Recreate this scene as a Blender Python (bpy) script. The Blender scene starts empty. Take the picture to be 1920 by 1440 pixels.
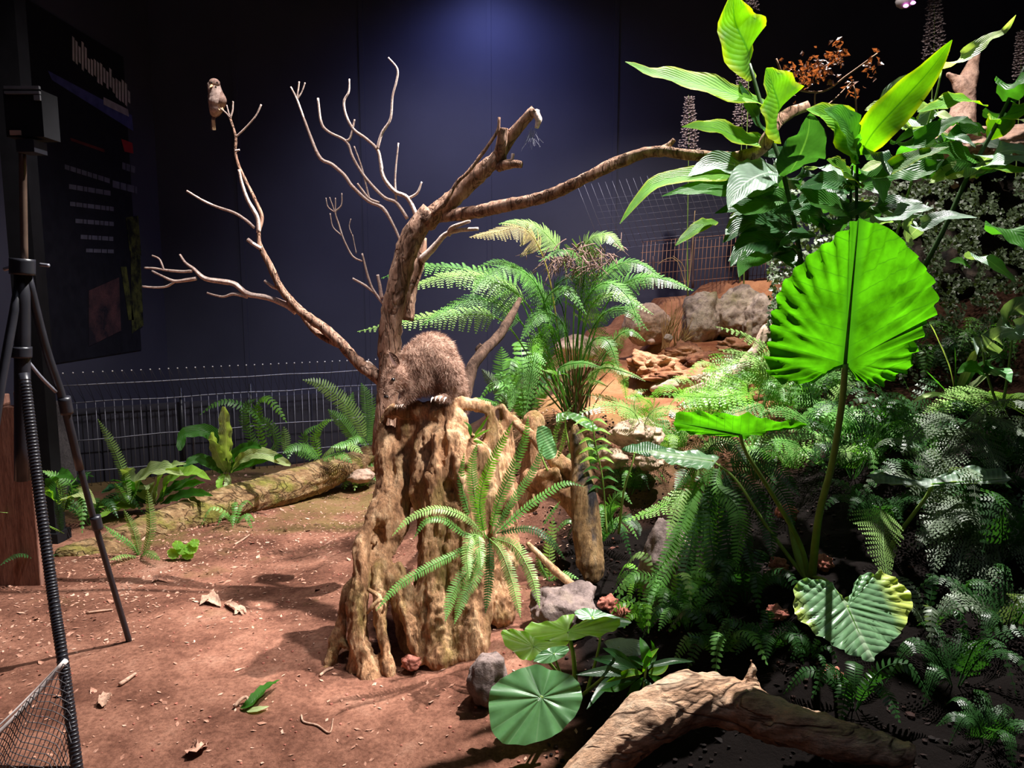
import bpy, bmesh, math, random
import numpy as np
from mathutils import Vector, noise, Matrix
random.seed(11)
PI = math.pi
sc = bpy.context.scene
COL = sc.collection
V = Vector

# ------------------------------------------------------------------ camera
F = 1387.0
TH = math.radians(7.1)
CAMZ = 1.5
cd = bpy.data.cameras.new('camera'); cam = bpy.data.objects.new('camera', cd); COL.objects.link(cam)
cd.sensor_width = 36; cd.lens = F / 1920 * 36; cd.clip_start = .05; cd.clip_end = 60
cam.location = (0, 0, CAMZ); cam.rotation_euler = (PI / 2 - TH, 0, 0)
sc.camera = cam
ct, st = math.cos(TH), math.sin(TH)

def ray(px, py):
    u = (px - 960) / F; v = (720 - py) / F
    return V((u, ct + v * st, -st + v * ct))

def P(px, py, d):
    """point of the place seen at a pixel, d metres in front of the camera"""
    r = ray(px, py)
    return V((0, 0, CAMZ)) + r * (d / r.y)

def PP(t):
    return P(t[0], t[1], t[2])

# ------------------------------------------------------------------ terrain
ctrl = []
for x in (-5, -3.8, -2.6, -1.6, -.9):
    for y in (0, 1.2, 2.4, 3.6, 4.8, 6, 7.6): ctrl.append((x, y, 0))
for a in [(880, 1435, 2.33), (800, 1300, 2.75), (700, 1330, 2.65), (600, 1000, 4.6), (700, 905, 5.7)]:
    p = PP(a); ctrl.append((p.x, p.y, 0))
for a in [(1100, 1440, 2.2), (1300, 1440, 2.05), (1600, 1440, 2.0), (1900, 1440, 1.9), (1000, 1400, 2.3), (1150, 1250, 2.65),
          (1500, 1250, 2.3), (1500, 1110, 2.75), (1800, 1150, 2.5), (1240, 1090, 3.2), (1100, 1100, 3.25), (960, 1220, 2.75),
          (1100, 930, 3.9), (1300, 930, 3.8), (1080, 800, 4.3), (1290, 740, 4.7), (1200, 655, 5.6), (1400, 660, 5.2),
          (1360, 545, 6.3), (1600, 850, 3.5), (1850, 850, 3.2), (1800, 640, 4.4), (1650, 560, 5.2), (880, 830, 5.2), (960, 780, 5.2), (1900, 560, 4.6), (1250, 560, 7.3), (1700, 500, 7.2), (850, 860, 6.6)]:
    p = PP(a); ctrl.append(tuple(p))
for x, y, z in [(.3, 0, .25), (1.5, 0, .25), (3, 0, .5), (0, 1.2, .12), (-.4, 1.5, 0), (4.2, 2, .9), (4.5, 4.5, 1.6), (5, 7.6, 2.2), (.2, 7.6, .7), (-.3, 7.6, .2)]:
    ctrl.append((x, y, z))
CT = np.array(ctrl)
def tps_fit(c):
    n = len(c); X = c[:, :2]
    D = np.linalg.norm(X[:, None] - X[None], axis=2)
    K = np.where(D > 0, D ** 2 * np.log(D + 1e-12), 0) + np.eye(n) * .03
    Pm = np.c_[np.ones(n), X]
    A = np.block([[K, Pm], [Pm.T, np.zeros((3, 3))]])
    return np.linalg.solve(A, np.r_[c[:, 2], 0, 0, 0])
WT = tps_fit(CT)
def H0(x, y):
    d = np.hypot(CT[:, 0] - x, CT[:, 1] - y)
    k = np.where(d > 0, d * d * np.log(d + 1e-12), 0)
    return max(-.02, float(k @ WT[:len(CT)] + WT[-3] + WT[-2] * x + WT[-1] * y))
def H(x, y):
    h = H0(x, y)
    r = min(1, max(0, h / .5))
    h += noise.fractal(V((x * 1.7, y * 1.7, 3)), 1, 2, 4) * (.012 + .07 * r)
    h += noise.noise(V((x * 9, y * 9, 7))) * (.004 + .014 * r)
    # stepped earth ledges on the slope at the back
    if h > .8 and x > .3:
        s = .16; q = h / s; f = q - math.floor(q)
        h2 = (math.floor(q) + min(1, max(0, (f - .55) / .3))) * s
        k = min(1, (h - .8) / .15) * min(1, (x - .3) / .3) * .65
        h = h * (1 - k) + h2 * k
    return h

# ------------------------------------------------------------------ helpers
def gp(px, py):
    r = ray(px, py); t = .8; o = V((0, 0, CAMZ))
    while t < 9:
        p = o + r * t
        if p.z < H(p.x, p.y): return p
        t += .02
    return o + r * 9
class MB:
    def __init__(s): s.v = []; s.f = []; s.uv = []
    def add(s, vs, fs, uvs=None):
        b = len(s.v); s.v.extend([tuple(q) for q in vs])
        s.uv.extend(uvs if uvs else [(0, 0)] * len(vs))
        s.f.extend([tuple(i + b for i in f) for f in fs])
    def build(s, name, m, parent=None, smooth=True):
        me = bpy.data.meshes.new(name); me.from_pydata(s.v, [], s.f)
        uvl = me.uv_layers.new(name='UVMap')
        if s.v:
            li = np.empty(len(me.loops), dtype=np.int32); me.loops.foreach_get('vertex_index', li)
            arr = np.array(s.uv, dtype=np.float32)[li]; uvl.data.foreach_set('uv', arr.ravel())
        me.materials.append(m)
        if smooth: me.polygons.foreach_set('use_smooth', [True] * len(me.polygons))
        me.update()
        o = bpy.data.objects.new(name, me); COL.objects.link(o)
        if parent: o.parent = parent; o.matrix_parent_inverse = parent.matrix_world.inverted() if parent.type != 'EMPTY' else Matrix.Translation(-parent.location)
        return o
def tag(o, label, cat, group=None, kind=None):
    if label: o['label'] = label
    if cat: o['category'] = cat
    if group: o['group'] = group
    if kind: o['kind'] = kind
    return o
def thing(name, label, cat, loc=(0, 0, 0), group=None):
    o = bpy.data.objects.new(name, None); COL.objects.link(o); o.location = loc
    o.empty_display_size = .1
    return tag(o, label, cat, group)
def struct(o): o['kind'] = 'structure'; return o
def stuff(o, label, cat): return tag(o, label, cat, None, 'stuff')

def cat(pts, n):
    """catmull rom through points"""
    pts = [V(p) for p in pts]
    if len(pts) == 2: return [pts[0].lerp(pts[1], i / n) for i in range(n + 1)]
    q = [pts[0] * 2 - pts[1]] + pts + [pts[-1] * 2 - pts[-2]]
    L = [0]
    for a, b in zip(pts, pts[1:]): L.append(L[-1] + (b - a).length + 1e-6)
    out = []
    for i in range(n + 1):
        s = L[-1] * i / n; k = 0
        while k < len(pts) - 2 and s > L[k + 1]: k += 1
        t = (s - L[k]) / (L[k + 1] - L[k]); a, b, c, d = q[k:k + 4]
        out.append(.5 * ((2 * b) + (c - a) * t + (2 * a - 5 * b + 4 * c - d) * t * t + (3 * b - a - 3 * c + d) * t ** 3))
    return out
def interp(vals, t):
    x = t * (len(vals) - 1); i = min(int(x), len(vals) - 2); return vals[i] + (vals[i + 1] - vals[i]) * (x - i)
def tube(mb, pts, rad, seg=8, n=None, bump=0, bs=20, cap=True, flat=1):
    n = n or max(2, len(pts) * 3)
    c = cat(pts, n) if len(pts) > 2 or n > 1 else [V(p) for p in pts]
    vs = []; uv = []; fs = []
    up = V((.13, .31, .94)); L = 0
    ref = None
    for i, p in enumerate(c):
        T = (c[min(i + 1, n)] - c[max(i - 1, 0)]).normalized()
        if ref is None: ref = T.orthogonal().normalized()
        ref = (ref - T * ref.dot(T)).normalized(); B = T.cross(ref)
        if i: L += (p - c[i - 1]).length
        r = interp(rad, i / n) if hasattr(rad, '__len__') else rad
        for k in range(seg):
            a = 2 * PI * k / seg; d = ref * math.cos(a) + B * math.sin(a) * flat
            rr = r
            if bump:
                q = p + d * r
                rr = r * (1 + bump * noise.fractal(V((q.x * bs, q.y * bs, q.z * bs * .6)), 1, 2, 3))
            vs.append(p + d * rr); uv.append((k / seg * 2 * PI * .04 if False else k / seg, L))
    for i in range(n):
        for k in range(seg):
            k2 = (k + 1) % seg
            fs.append((i * seg + k, i * seg + k2, (i + 1) * seg + k2, (i + 1) * seg + k))
    if cap:
        fs.append(tuple(range(seg - 1, -1, -1))); fs.append(tuple(n * seg + k for k in range(seg)))
    mb.add(vs, fs, uv); return c
def box(mb, a, b, c=None):
    x0, y0, z0 = a; x1, y1, z1 = b
    vs = [V((x, y, z)) for z in (z0, z1) for y in (y0, y1) for x in (x0, x1)]
    mb.add(vs, [(0, 2, 3, 1), (4, 5, 7, 6), (0, 1, 5, 4), (2, 6, 7, 3), (0, 4, 6, 2), (1, 3, 7, 5)])
_ICO = {}
def ico(mb, c, r, sub=1, sx=1, sy=1, sz=1):
    if sub not in _ICO:
        bm = bmesh.new(); bmesh.ops.create_icosphere(bm, subdivisions=sub, radius=1)
        _ICO[sub] = ([tuple(v.co) for v in bm.verts], [[v.index for v in f.verts] for f in bm.faces]); bm.free()
    vs, fs = _ICO[sub]; ax, ay, az = r * sx, r * sy, r * sz; cx, cy, cz = c
    mb.add([(x * ax + cx, y * ay + cy, z * az + cz) for x, y, z in vs], fs)
def apply_mods(o):
    dg = bpy.context.evaluated_depsgraph_get(); dg.update()
    me = bpy.data.meshes.new_from_object(o.evaluated_get(dg)); o.modifiers.clear(); o.data = me; return o
def organic(name, chains, m, voxel=.008, parent=None, smooth=3, disp=None, sub=2):
    """grow one continuous surface round chains of world points: [[(co, r), ...], ...]"""
    mb = MB()
    for ch in chains:
        for (a, ra), (b, rb) in zip(ch, ch[1:] if len(ch) > 1 else ch):
            L = (b - a).length; n = max(1, int(L / (min(ra, rb) * .45 + 1e-4)))
            for i in range(n + 1):
                t = i / n; ico(mb, a.lerp(b, t), ra + (rb - ra) * t, sub)
    o = mb.build(name, m, parent)
    r = o.modifiers.new('r', 'REMESH'); r.mode = 'VOXEL'; r.voxel_size = voxel; r.use_smooth_shade = True
    if smooth:
        s = o.modifiers.new('s', 'SMOOTH'); s.iterations = smooth; s.factor = .5
    apply_mods(o)
    if disp:
        me = o.data; nv = len(me.vertices)
        no = [v.normal.copy() for v in me.vertices]; co = [v.co.copy() for v in me.vertices]
        me.vertices.foreach_set('co', [x for c, n in zip(co, no) for x in (c + n * disp(c))])
        me.update()
    o.data.polygons.foreach_set('use_smooth', [True] * len(o.data.polygons))
    return o
def chain(l, sc_=1.0):
    return [(P(x, y, d), r * d / F * sc_) for x, y, d, r in l]
def fib(amp, fx=38, fz=9, a2=.3, f2=4):
    def f(c):
        return amp * (noise.fractal(V((c.x * fx, c.y * fx, c.z * fz)), 1, 2, 4) + a2 * 3 * noise.noise(V((c.x * f2, c.y * f2, c.z * f2))))
    return f
def lump(amp, f1=8, ridg=0.0):
    def f(c):
        n1 = noise.fractal(c * f1, .9, 2, 5)
        return amp * (n1 - ridg * abs(noise.noise(c * f1 * .8)))
    return f

# ------------------------------------------------------------------ materials
def M(name, rough=.8, spec=.3):
    m = bpy.data.materials.new(name); m.use_nodes = True
    nt = m.node_tree; b = nt.nodes['Principled BSDF']
    b.inputs['Roughness'].default_value = rough; b.inputs['Specular IOR Level'].default_value = spec
    return m, nt, b
def N(nt, t, **kw):
    n = nt.nodes.new(t)
    for k, v in kw.items():
        if k in n.inputs: n.inputs[k].default_value = v
        else: setattr(n, k, v)
    return n
def rgba(c): return (c[0], c[1], c[2], 1)
def ramp(nt, stops):
    r = nt.nodes.new('ShaderNodeValToRGB'); e = r.color_ramp.elements
    e[0].position, e[0].color = stops[0][0], rgba(stops[0][1]); e[1].position, e[1].color = stops[-1][0], rgba(stops[-1][1])
    for p, c in stops[1:-1]: x = e.new(p); x.color = rgba(c)
    return r
def coords(nt, src='Object', scale=(1, 1, 1)):
    tc = N(nt, 'ShaderNodeTexCoord'); mp = N(nt, 'ShaderNodeMapping'); mp.inputs['Scale'].default_value = scale
    nt.links.new(tc.outputs[src], mp.inputs['Vector']); return mp.outputs[0]
def noisy(name, stops, scale=6, vec_scale=(1, 1, 1), src='Object', detail=8, bump=.5, bscale=40, bdist=.01, rough=.85, spec=.2, stops2=None, s2=2, cracks=0, noise_rough=.62, fine=.75):
    m, nt, b = M(name, rough, spec); L = nt.links.new
    v = coords(nt, src, vec_scale)
    n = N(nt, 'ShaderNodeTexNoise', Scale=scale, Detail=detail, Roughness=noise_rough); L(v, n.inputs['Vector'])
    r = ramp(nt, stops); L(n.outputs['Fac'], r.inputs[0]); col = r.outputs[0]
    if stops2:
        n2 = N(nt, 'ShaderNodeTexNoise', Scale=s2, Detail=5.0, Roughness=.6); L(v, n2.inputs['Vector'])
        r2 = ramp(nt, [(stops2[0], (0, 0, 0)), (stops2[1], (1, 1, 1))]); L(n2.outputs['Fac'], r2.inputs[0])
        mx = N(nt, 'ShaderNodeMix', data_type='RGBA'); L(r2.outputs[0], mx.inputs['Factor']); L(col, mx.inputs[6]); mx.inputs[7].default_value = rgba(stops2[2]); col = mx.outputs[2]
    n3 = N(nt, 'ShaderNodeTexNoise', Scale=bscale, Detail=8.0, Roughness=.7); L(v, n3.inputs['Vector'])
    hgt = n3.outputs['Fac']
    if cracks:
        vo = N(nt, 'ShaderNodeTexNoise', Scale=cracks, Detail=3.0, Roughness=.5, Distortion=.8); L(v, vo.inputs['Vector'])
        r3 = ramp(nt, [(.455, (1, 1, 1)), (.5, (0, 0, 0)), (.545, (1, 1, 1))]); L(vo.outputs['Fac'], r3.inputs[0])
        mm = N(nt, 'ShaderNodeMix', data_type='RGBA', blend_type='MULTIPLY'); mm.inputs['Factor'].default_value = .55
        L(col, mm.inputs[6]); L(r3.outputs[0], mm.inputs[7]); col = mm.outputs[2]
        ad = N(nt, 'ShaderNodeMath', operation='MULTIPLY_ADD'); L(r3.outputs[0], ad.inputs[0]); ad.inputs[1].default_value = .5; L(hgt, ad.inputs[2]); hgt = ad.outputs[0]
    nf = N(nt, 'ShaderNodeTexNoise', Scale=bscale * 2.2, Detail=6.0, Roughness=.75); L(v, nf.inputs['Vector'])
    rf = ramp(nt, [(.36, (.42, .38, .36)), (.5, (1, 1, 1)), (.66, (1.35, 1.3, 1.2))]); L(nf.outputs['Fac'], rf.inputs[0])
    mf = N(nt, 'ShaderNodeMix', data_type='RGBA', blend_type='MULTIPLY'); mf.inputs['Factor'].default_value = fine; L(col, mf.inputs[6]); L(rf.outputs[0], mf.inputs[7]); col = mf.outputs[2]
    L(col, b.inputs['Base Color'])
    bp = N(nt, 'ShaderNodeBump', Strength=bump, Distance=bdist); L(hgt, bp.inputs['Height']); L(bp.outputs[0], b.inputs['Normal'])
    return m
def leafmat(name, col, edge=None, vein=(.5, .7, .4), trans=.5, tcol=None, rough=.38, vfreq=0, vmix=.5, spec=.5, mott=.35, slope=.6):
    """blade: UV u runs base->tip, v runs across (0.5 = midrib)"""
    m, nt, b = M(name, rough, spec); L = nt.links.new
    tc = N(nt, 'ShaderNodeTexCoord'); sp = N(nt, 'ShaderNodeSeparateXYZ'); L(tc.outputs['UV'], sp.inputs[0])
    def math_(op, a, b_=None, c=None):
        x = N(nt, 'ShaderNodeMath', operation=op)
        for i, q in enumerate((a, b_, c)):
            if q is None: continue
            if isinstance(q, (int, float)): x.inputs[i].default_value = q
            else: L(q, x.inputs[i])
        return x.outputs[0]
    lat = math_('ABSOLUTE', math_('SUBTRACT', sp.outputs[1], .5))
    n = N(nt, 'ShaderNodeTexNoise', Scale=9.0, Detail=5.0, Roughness=.6); L(tc.outputs['Object'], n.inputs['Vector'])
    r = ramp(nt, [(.3, tuple(c * (1 - mott) for c in col)), (.7, tuple(min(1, c * (1 + mott)) for c in col))]); L(n.outputs['Fac'], r.inputs[0]); c = r.outputs[0]
    def mixin(c, fac, colr):
        mx = N(nt, 'ShaderNodeMix', data_type='RGBA'); L(fac, mx.inputs['Factor']); L(c, mx.inputs[6]); mx.inputs[7].default_value = rgba(colr); return mx.outputs[2]
    if edge:
        e = math_('MULTIPLY_ADD', n.outputs['Fac'], .25, math_('MULTIPLY', lat, 2))
        mr = N(nt, 'ShaderNodeMapRange'); L(e, mr.inputs[0]); mr.inputs[1].default_value = .85; mr.inputs[2].default_value = 1.15
        c = mixin(c, mr.outputs[0], edge)
    hv = None
    if vfreq:
        ph = math_('MULTIPLY', math_('SUBTRACT', sp.outputs[0], math_('MULTIPLY', lat, slope)), vfreq)
        sn = math_('ABSOLUTE', math_('SINE', ph))
        mr = N(nt, 'ShaderNodeMapRange'); L(sn, mr.inputs[0]); mr.inputs[1].default_value = .16; mr.inputs[2].default_value = 0; mr.inputs[4].default_value = vmix
        c = mixin(c, mr.outputs[0], vein); hv = sn
    mr = N(nt, 'ShaderNodeMapRange'); L(lat, mr.inputs[0]); mr.inputs[1].default_value = .03; mr.inputs[2].default_value = .012; mr.inputs[4].default_value = .8
    c = mixin(c, mr.outputs[0], vein)
    L(c, b.inputs['Base Color'])
    if hv is not None:
        bp = N(nt, 'ShaderNodeBump', Strength=.35, Distance=.006); L(hv, bp.inputs['Height']); L(bp.outputs[0], b.inputs['Normal'])
    tr = N(nt, 'ShaderNodeBsdfTranslucent')
    mt = N(nt, 'ShaderNodeMix', data_type='RGBA', blend_type='MULTIPLY'); mt.inputs['Factor'].default_value = 1; L(c, mt.inputs[6])
    mt.inputs[7].default_value = rgba(tcol or (1.9, 2.1, .5)); L(mt.outputs[2], tr.inputs['Color'])
    ms = N(nt, 'ShaderNodeMixShader'); ms.inputs[0].default_value = trans
    L(b.outputs[0], ms.inputs[1]); L(tr.outputs[0], ms.inputs[2]); L(ms.outputs[0], nt.nodes['Material Output'].inputs[0])
    return m
def plain(name, col, rough=.6, spec=.3, metal=0, emit=0, var=.25, vs=12, bump=.1):
    m, nt, b = M(name, rough, spec); L = nt.links.new
    v = coords(nt); n = N(nt, 'ShaderNodeTexNoise', Scale=vs, Detail=5.0); L(v, n.inputs['Vector'])
    r = ramp(nt, [(.3, tuple(c * (1 - var) for c in col)), (.7, tuple(min(1, c * (1 + var)) for c in col))]); L(n.outputs['Fac'], r.inputs[0]); L(r.outputs[0], b.inputs['Base Color'])
    b.inputs['Metallic'].default_value = metal
    if emit: L(r.outputs[0], b.inputs['Emission Color']); b.inputs['Emission Strength'].default_value = emit
    if bump: bp = N(nt, 'ShaderNodeBump', Strength=bump, Distance=.01); L(n.outputs['Fac'], bp.inputs['Height']); L(bp.outputs[0], b.inputs['Normal'])
    return m

MAT = {}
MAT['bark'] = noisy('dead_wood_bark', [(.3, (.17, .085, .055)), (.5, (.42, .24, .165)), (.7, (.68, .45, .34))], 3, (9, 9, 2.2), bump=.9, bscale=6, bdist=.015, cracks=2.2)
MAT['twig'] = noisy('pale_twig_bark', [(.3, (.52, .35, .29)), (.7, (.88, .72, .65))], 14, bump=.4, bscale=60)
MAT['wood'] = noisy('weathered_stump_wood', [(.3, (.17, .085, .045)), (.48, (.5, .27, .14)), (.68, (.84, .56, .33))], 3.2, (6, 6, 1.8), bump=1, bscale=9, bdist=.02, stops2=(.54, .7, (.3, .21, .07)), s2=1.3)
MAT['log'] = noisy('mossy_log_bark', [(.3, (.12, .06, .03)), (.5, (.33, .2, .1)), (.72, (.55, .4, .22))], 3.5, (2.2, 6, 6), bump=1, bscale=7, bdist=.02, stops2=(.48, .62, (.24, .22, .05)), s2=1.2, cracks=2)
MAT['flog'] = noisy('tan_driftwood', [(.28, (.42, .22, .12)), (.5, (.72, .45, .29)), (.7, (.88, .66, .47))], 2.5, (2.2, 6, 6), bump=1, bscale=6, bdist=.025, cracks=1.6)
MAT['post'] = noisy('rotting_post_wood', [(.3, (.07, .045, .03)), (.5, (.3, .18, .08)), (.7, (.52, .36, .18))], 3, (7, 7, 2), bump=1, bscale=10, bdist=.02, stops2=(.5, .6, (.05, .045, .05)), s2=1.1)
MAT['rock'] = noisy('tan_boulder_rock', [(.3, (.3, .19, .14)), (.55, (.55, .38, .29)), (.75, (.68, .5, .4))], 5, bump=.9, bscale=14, bdist=.02)
MAT['rock_grey'] = noisy('grey_rock', [(.3, (.2, .145, .115)), (.52, (.46, .36, .29)), (.72, (.66, .53, .44))], 6, bump=1, bscale=12, bdist=.02, stops2=(.55, .7, (.2, .17, .06)), s2=3)
MAT['rock_dark'] = noisy('mauve_grey_rock', [(.3, (.09, .065, .06)), (.55, (.24, .18, .165)), (.75, (.38, .3, .28))], 6, bump=1, bscale=12, bdist=.02, stops2=(.55, .7, (.15, .12, .05)), s2=3)
MAT['bark_shaded'] = noisy('shaded_branch_bark', [(.3, (.04, .022, .016)), (.7, (.2, .12, .085))], 3, (9, 9, 2.2), bump=.9, bscale=6, bdist=.015)  # darkened copy of the bark, the branch's shade put into its colour
MAT['earth'] = noisy('orange_ledge_earth', [(.34, (.1, .03, .018)), (.5, (.38, .17, .09)), (.66, (.66, .36, .21))], 4, (1, 1, 2.5), bump=1, bscale=9, bdist=.03)
MAT['rock_red'] = noisy('red_lava_rock', [(.3, (.25, .07, .045)), (.7, (.6, .24, .18))], 20, bump=1, bscale=40, bdist=.01)
MAT['pale_rock'] = noisy('pale_rock_wood', [(.3, (.4, .24, .17)), (.7, (.75, .52, .42))], 6, bump=.7, bscale=15, bdist=.02)
MAT['smooth_log'] = noisy('grey_smooth_wood', [(.3, (.25, .17, .13)), (.5, (.5, .36, .28)), (.75, (.66, .5, .42))], 3, (2, 8, 8), bump=.6, bscale=6, bdist=.01)
MAT['plank'] = noisy('reddish_board', [(.3, (.15, .065, .045)), (.7, (.33, .17, .125))], 3, (10, 10, 1), bump=.6, bscale=8, bdist=.01)
MAT['black'] = plain('black_metal', (.018, .018, .024), .35, .5)
MAT['black_matte'] = plain('black_paint', (.006, .006, .008), .7, .2)
MAT['wire'] = plain('grey_wire', (.28, .28, .33), .45, .5, .5)
MAT['wire_dark'] = plain('dark_wire', (.05, .045, .05), .5, .5)
MAT['rope'] = plain('white_rope', (.75, .66, .62), .8, .2)
MAT['grass_dry'] = plain('dry_straw', (.5, .33, .16), .8, .1)
MAT['flower'] = plain('pale_mauve_petals', (.4, .31, .3), .7, .2)
MAT['claw'] = plain('horn_claw', (.75, .6, .5), .4, .5)
MAT['eye'] = plain('dark_eye', (.01, .008, .008), .1, .8)
MAT['skin'] = plain('brown_skin', (.16, .09, .075), .7, .2)
MAT['fur'] = noisy('brown_fur', [(.3, (.16, .09, .065)), (.5, (.36, .22, .16)), (.7, (.55, .38, .29))], 26, bump=.8, bscale=120, bdist=.006, rough=.9)
MAT['furs'] = noisy('brown_fur_hair', [(.32, (.15, .085, .06)), (.5, (.38, .235, .175)), (.68, (.6, .42, .32))], 22, bump=0, rough=.8)
MAT['feather'] = noisy('brown_feathers', [(.3, (.18, .1, .08)), (.7, (.5, .33, .27))], 40, bump=.5, bscale=90, bdist=.004)
MAT['feather_pale'] = noisy('pale_feathers', [(.3, (.35, .24, .2)), (.7, (.62, .46, .4))], 60, bump=.5, bscale=90, bdist=.004)
MAT['gold'] = plain('cream_feather', (.8, .55, .3), .7, .2)
MAT['dryleaf'] = leafmat('dead_brown_leaf', (.11, .042, .02), trans=.3, tcol=(2.0, 1.3, .6), vein=(.4, .2, .1), mott=.6, rough=.35)
MAT['litter'] = noisy('dry_leaf_flakes', [(.3, (.2, .08, .05)), (.5, (.5, .26, .18)), (.7, (.75, .5, .38))], 9, bump=.2, rough=.8)
MAT['mulch'] = noisy('shaded_bark_mulch', [(.45, (.006, .003, .0025)), (.62, (.03, .011, .008)), (.74, (.3, .11, .08))], 5, bump=.2, rough=.8)  # mostly near black: shade of the bank put into the mulch colour
MAT['pale_litter'] = noisy('pale_dry_leaf', [(.3, (.32, .18, .12)), (.7, (.58, .38, .28))], 12, bump=.4, rough=.8)
G = {}
G['taro'] = leafmat('backlit_elephant_ear', (.058, .21, .012), trans=.58, tcol=(1.15, 1.5, .2), vein=(.035, .13, .02), vfreq=26, vmix=.85, slope=.95, rough=.4, mott=.55)
G['taro_top'] = leafmat('variegated_elephant_ear', (.16, .31, .15), edge=(.5, .6, .12), trans=.3, vein=(.42, .55, .36), vfreq=24, vmix=.6, slope=.9, rough=.3)
G['taro_mid'] = leafmat('green_elephant_ear', (.09, .27, .05), edge=(.2, .42, .06), trans=.5, vein=(.1, .28, .06), vfreq=24, vmix=.5, slope=.9, rough=.35)
G['round'] = leafmat('round_glossy_leaf', (.1, .25, .09), trans=.3, vein=(.2, .36, .17), vfreq=11 * PI, vmix=.5, slope=0, rough=.3, mott=.3)
G['round_lit'] = leafmat('lime_round_leaf', (.23, .46, .06), trans=.5, vein=(.3, .52, .12), vfreq=11 * PI, vmix=.4, slope=0, rough=.38, mott=.25)
G['bright'] = leafmat('lime_broad_leaf', (.085, .24, .012), edge=(.3, .38, .015), trans=.5, tcol=(1.4, 1.5, .15), vein=(.03, .13, .01), vfreq=50, vmix=.3, rough=.5, spec=.25)
G['mid'] = leafmat('green_broad_leaf', (.035, .13, .015), trans=.5, tcol=(1.8, 2.1, .5), vein=(.03, .12, .02), vfreq=50, vmix=.3, rough=.45, spec=.3)
G['dark'] = leafmat('dark_broad_leaf', (.022, .075, .022), trans=.35, vein=(.06, .14, .05), vfreq=50, vmix=.15, rough=.3)
G['silver'] = leafmat('silvery_broad_leaf', (.16, .24, .17), trans=.25, vein=(.4, .46, .4), vfreq=50, vmix=.2, rough=.38, spec=.5)
G['pale'] = leafmat('pale_green_leaf', (.36, .46, .2), trans=.4, vein=(.6, .66, .45), vfreq=40, vmix=.2, rough=.35)
G['stem'] = plain('green_stem', (.19, .31, .06), .5, .3)
G['stem_dark'] = plain('dark_green_stem', (.03, .06, .02), .5, .3)
G['stem_brown'] = plain('brown_stem', (.2, .11, .06), .7, .2)
def fernmat(n, c, t=.4): return leafmat(n, c, trans=t, tcol=(1.6, 1.9, .6), vein=c, mott=.4, rough=.4)
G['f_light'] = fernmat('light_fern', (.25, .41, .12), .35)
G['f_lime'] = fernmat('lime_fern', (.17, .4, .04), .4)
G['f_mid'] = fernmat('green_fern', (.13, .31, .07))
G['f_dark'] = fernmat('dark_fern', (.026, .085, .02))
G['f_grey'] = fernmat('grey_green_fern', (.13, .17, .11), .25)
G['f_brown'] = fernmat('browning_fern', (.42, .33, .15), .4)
G['rib'] = leafmat('green_leaf_rib', (.12, .33, .04), trans=.45, tcol=(1.2, 1.5, .3), vein=(.05, .16, .02))
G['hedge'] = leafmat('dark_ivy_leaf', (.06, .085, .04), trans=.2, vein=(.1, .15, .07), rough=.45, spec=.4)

# soil
m, nt, b = M('red_soil', .92, .12); L = nt.links.new
v = coords(nt)
n1 = N(nt, 'ShaderNodeTexNoise', Scale=2.2, Detail=12.0, Roughness=.72); L(v, n1.inputs['Vector'])
r1 = ramp(nt, [(.3, (.09, .035, .022)), (.44, (.2, .085, .055)), (.56, (.35, .16, .105)), (.7, (.48, .26, .18))]); L(n1.outputs['Fac'], r1.inputs[0])
n2 = N(nt, 'ShaderNodeTexNoise', Scale=60.0, Detail=6.0, Roughness=.7); L(v, n2.inputs['Vector'])
r2 = ramp(nt, [(.32, (.45, .4, .38)), (.55, (1, 1, 1)), (.72, (1.3, 1.25, 1.2))]); L(n2.outputs['Fac'], r2.inputs[0])
mx = N(nt, 'ShaderNodeMix', data_type='RGBA', blend_type='MULTIPLY'); mx.inputs['Factor'].default_value = .8; L(r1.outputs[0], mx.inputs[6]); L(r2.outputs[0], mx.inputs[7])
# moss mask: at the foot of the log and in patches, from world position
geo = N(nt, 'ShaderNodeSeparateXYZ'); L(v, geo.inputs[0])
mr = N(nt, 'ShaderNodeMapRange'); L(geo.outputs[1], mr.inputs[0]); mr.inputs[1].default_value = 3.7; mr.inputs[2].default_value = 5.2; mr.inputs[4].default_value = .26
n3 = N(nt, 'ShaderNodeTexNoise', Scale=1.9, Detail=6.0, Roughness=.6); L(v, n3.inputs['Vector'])
ad = N(nt, 'ShaderNodeMath', operation='ADD'); L(n3.outputs['Fac'], ad.inputs[0]); L(mr.outputs[0], ad.inputs[1])
r3 = ramp(nt, [(.6, (0, 0, 0)), (.78, (.75, .75, .75))]); L(ad.outputs[0], r3.inputs[0])
mx2 = N(nt, 'ShaderNodeMix', data_type='RGBA'); L(r3.outputs[0], mx2.inputs['Factor']); L(mx.outputs[2], mx2.inputs[6]); mx2.inputs[7].default_value = (.2, .15, .05, 1)
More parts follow.
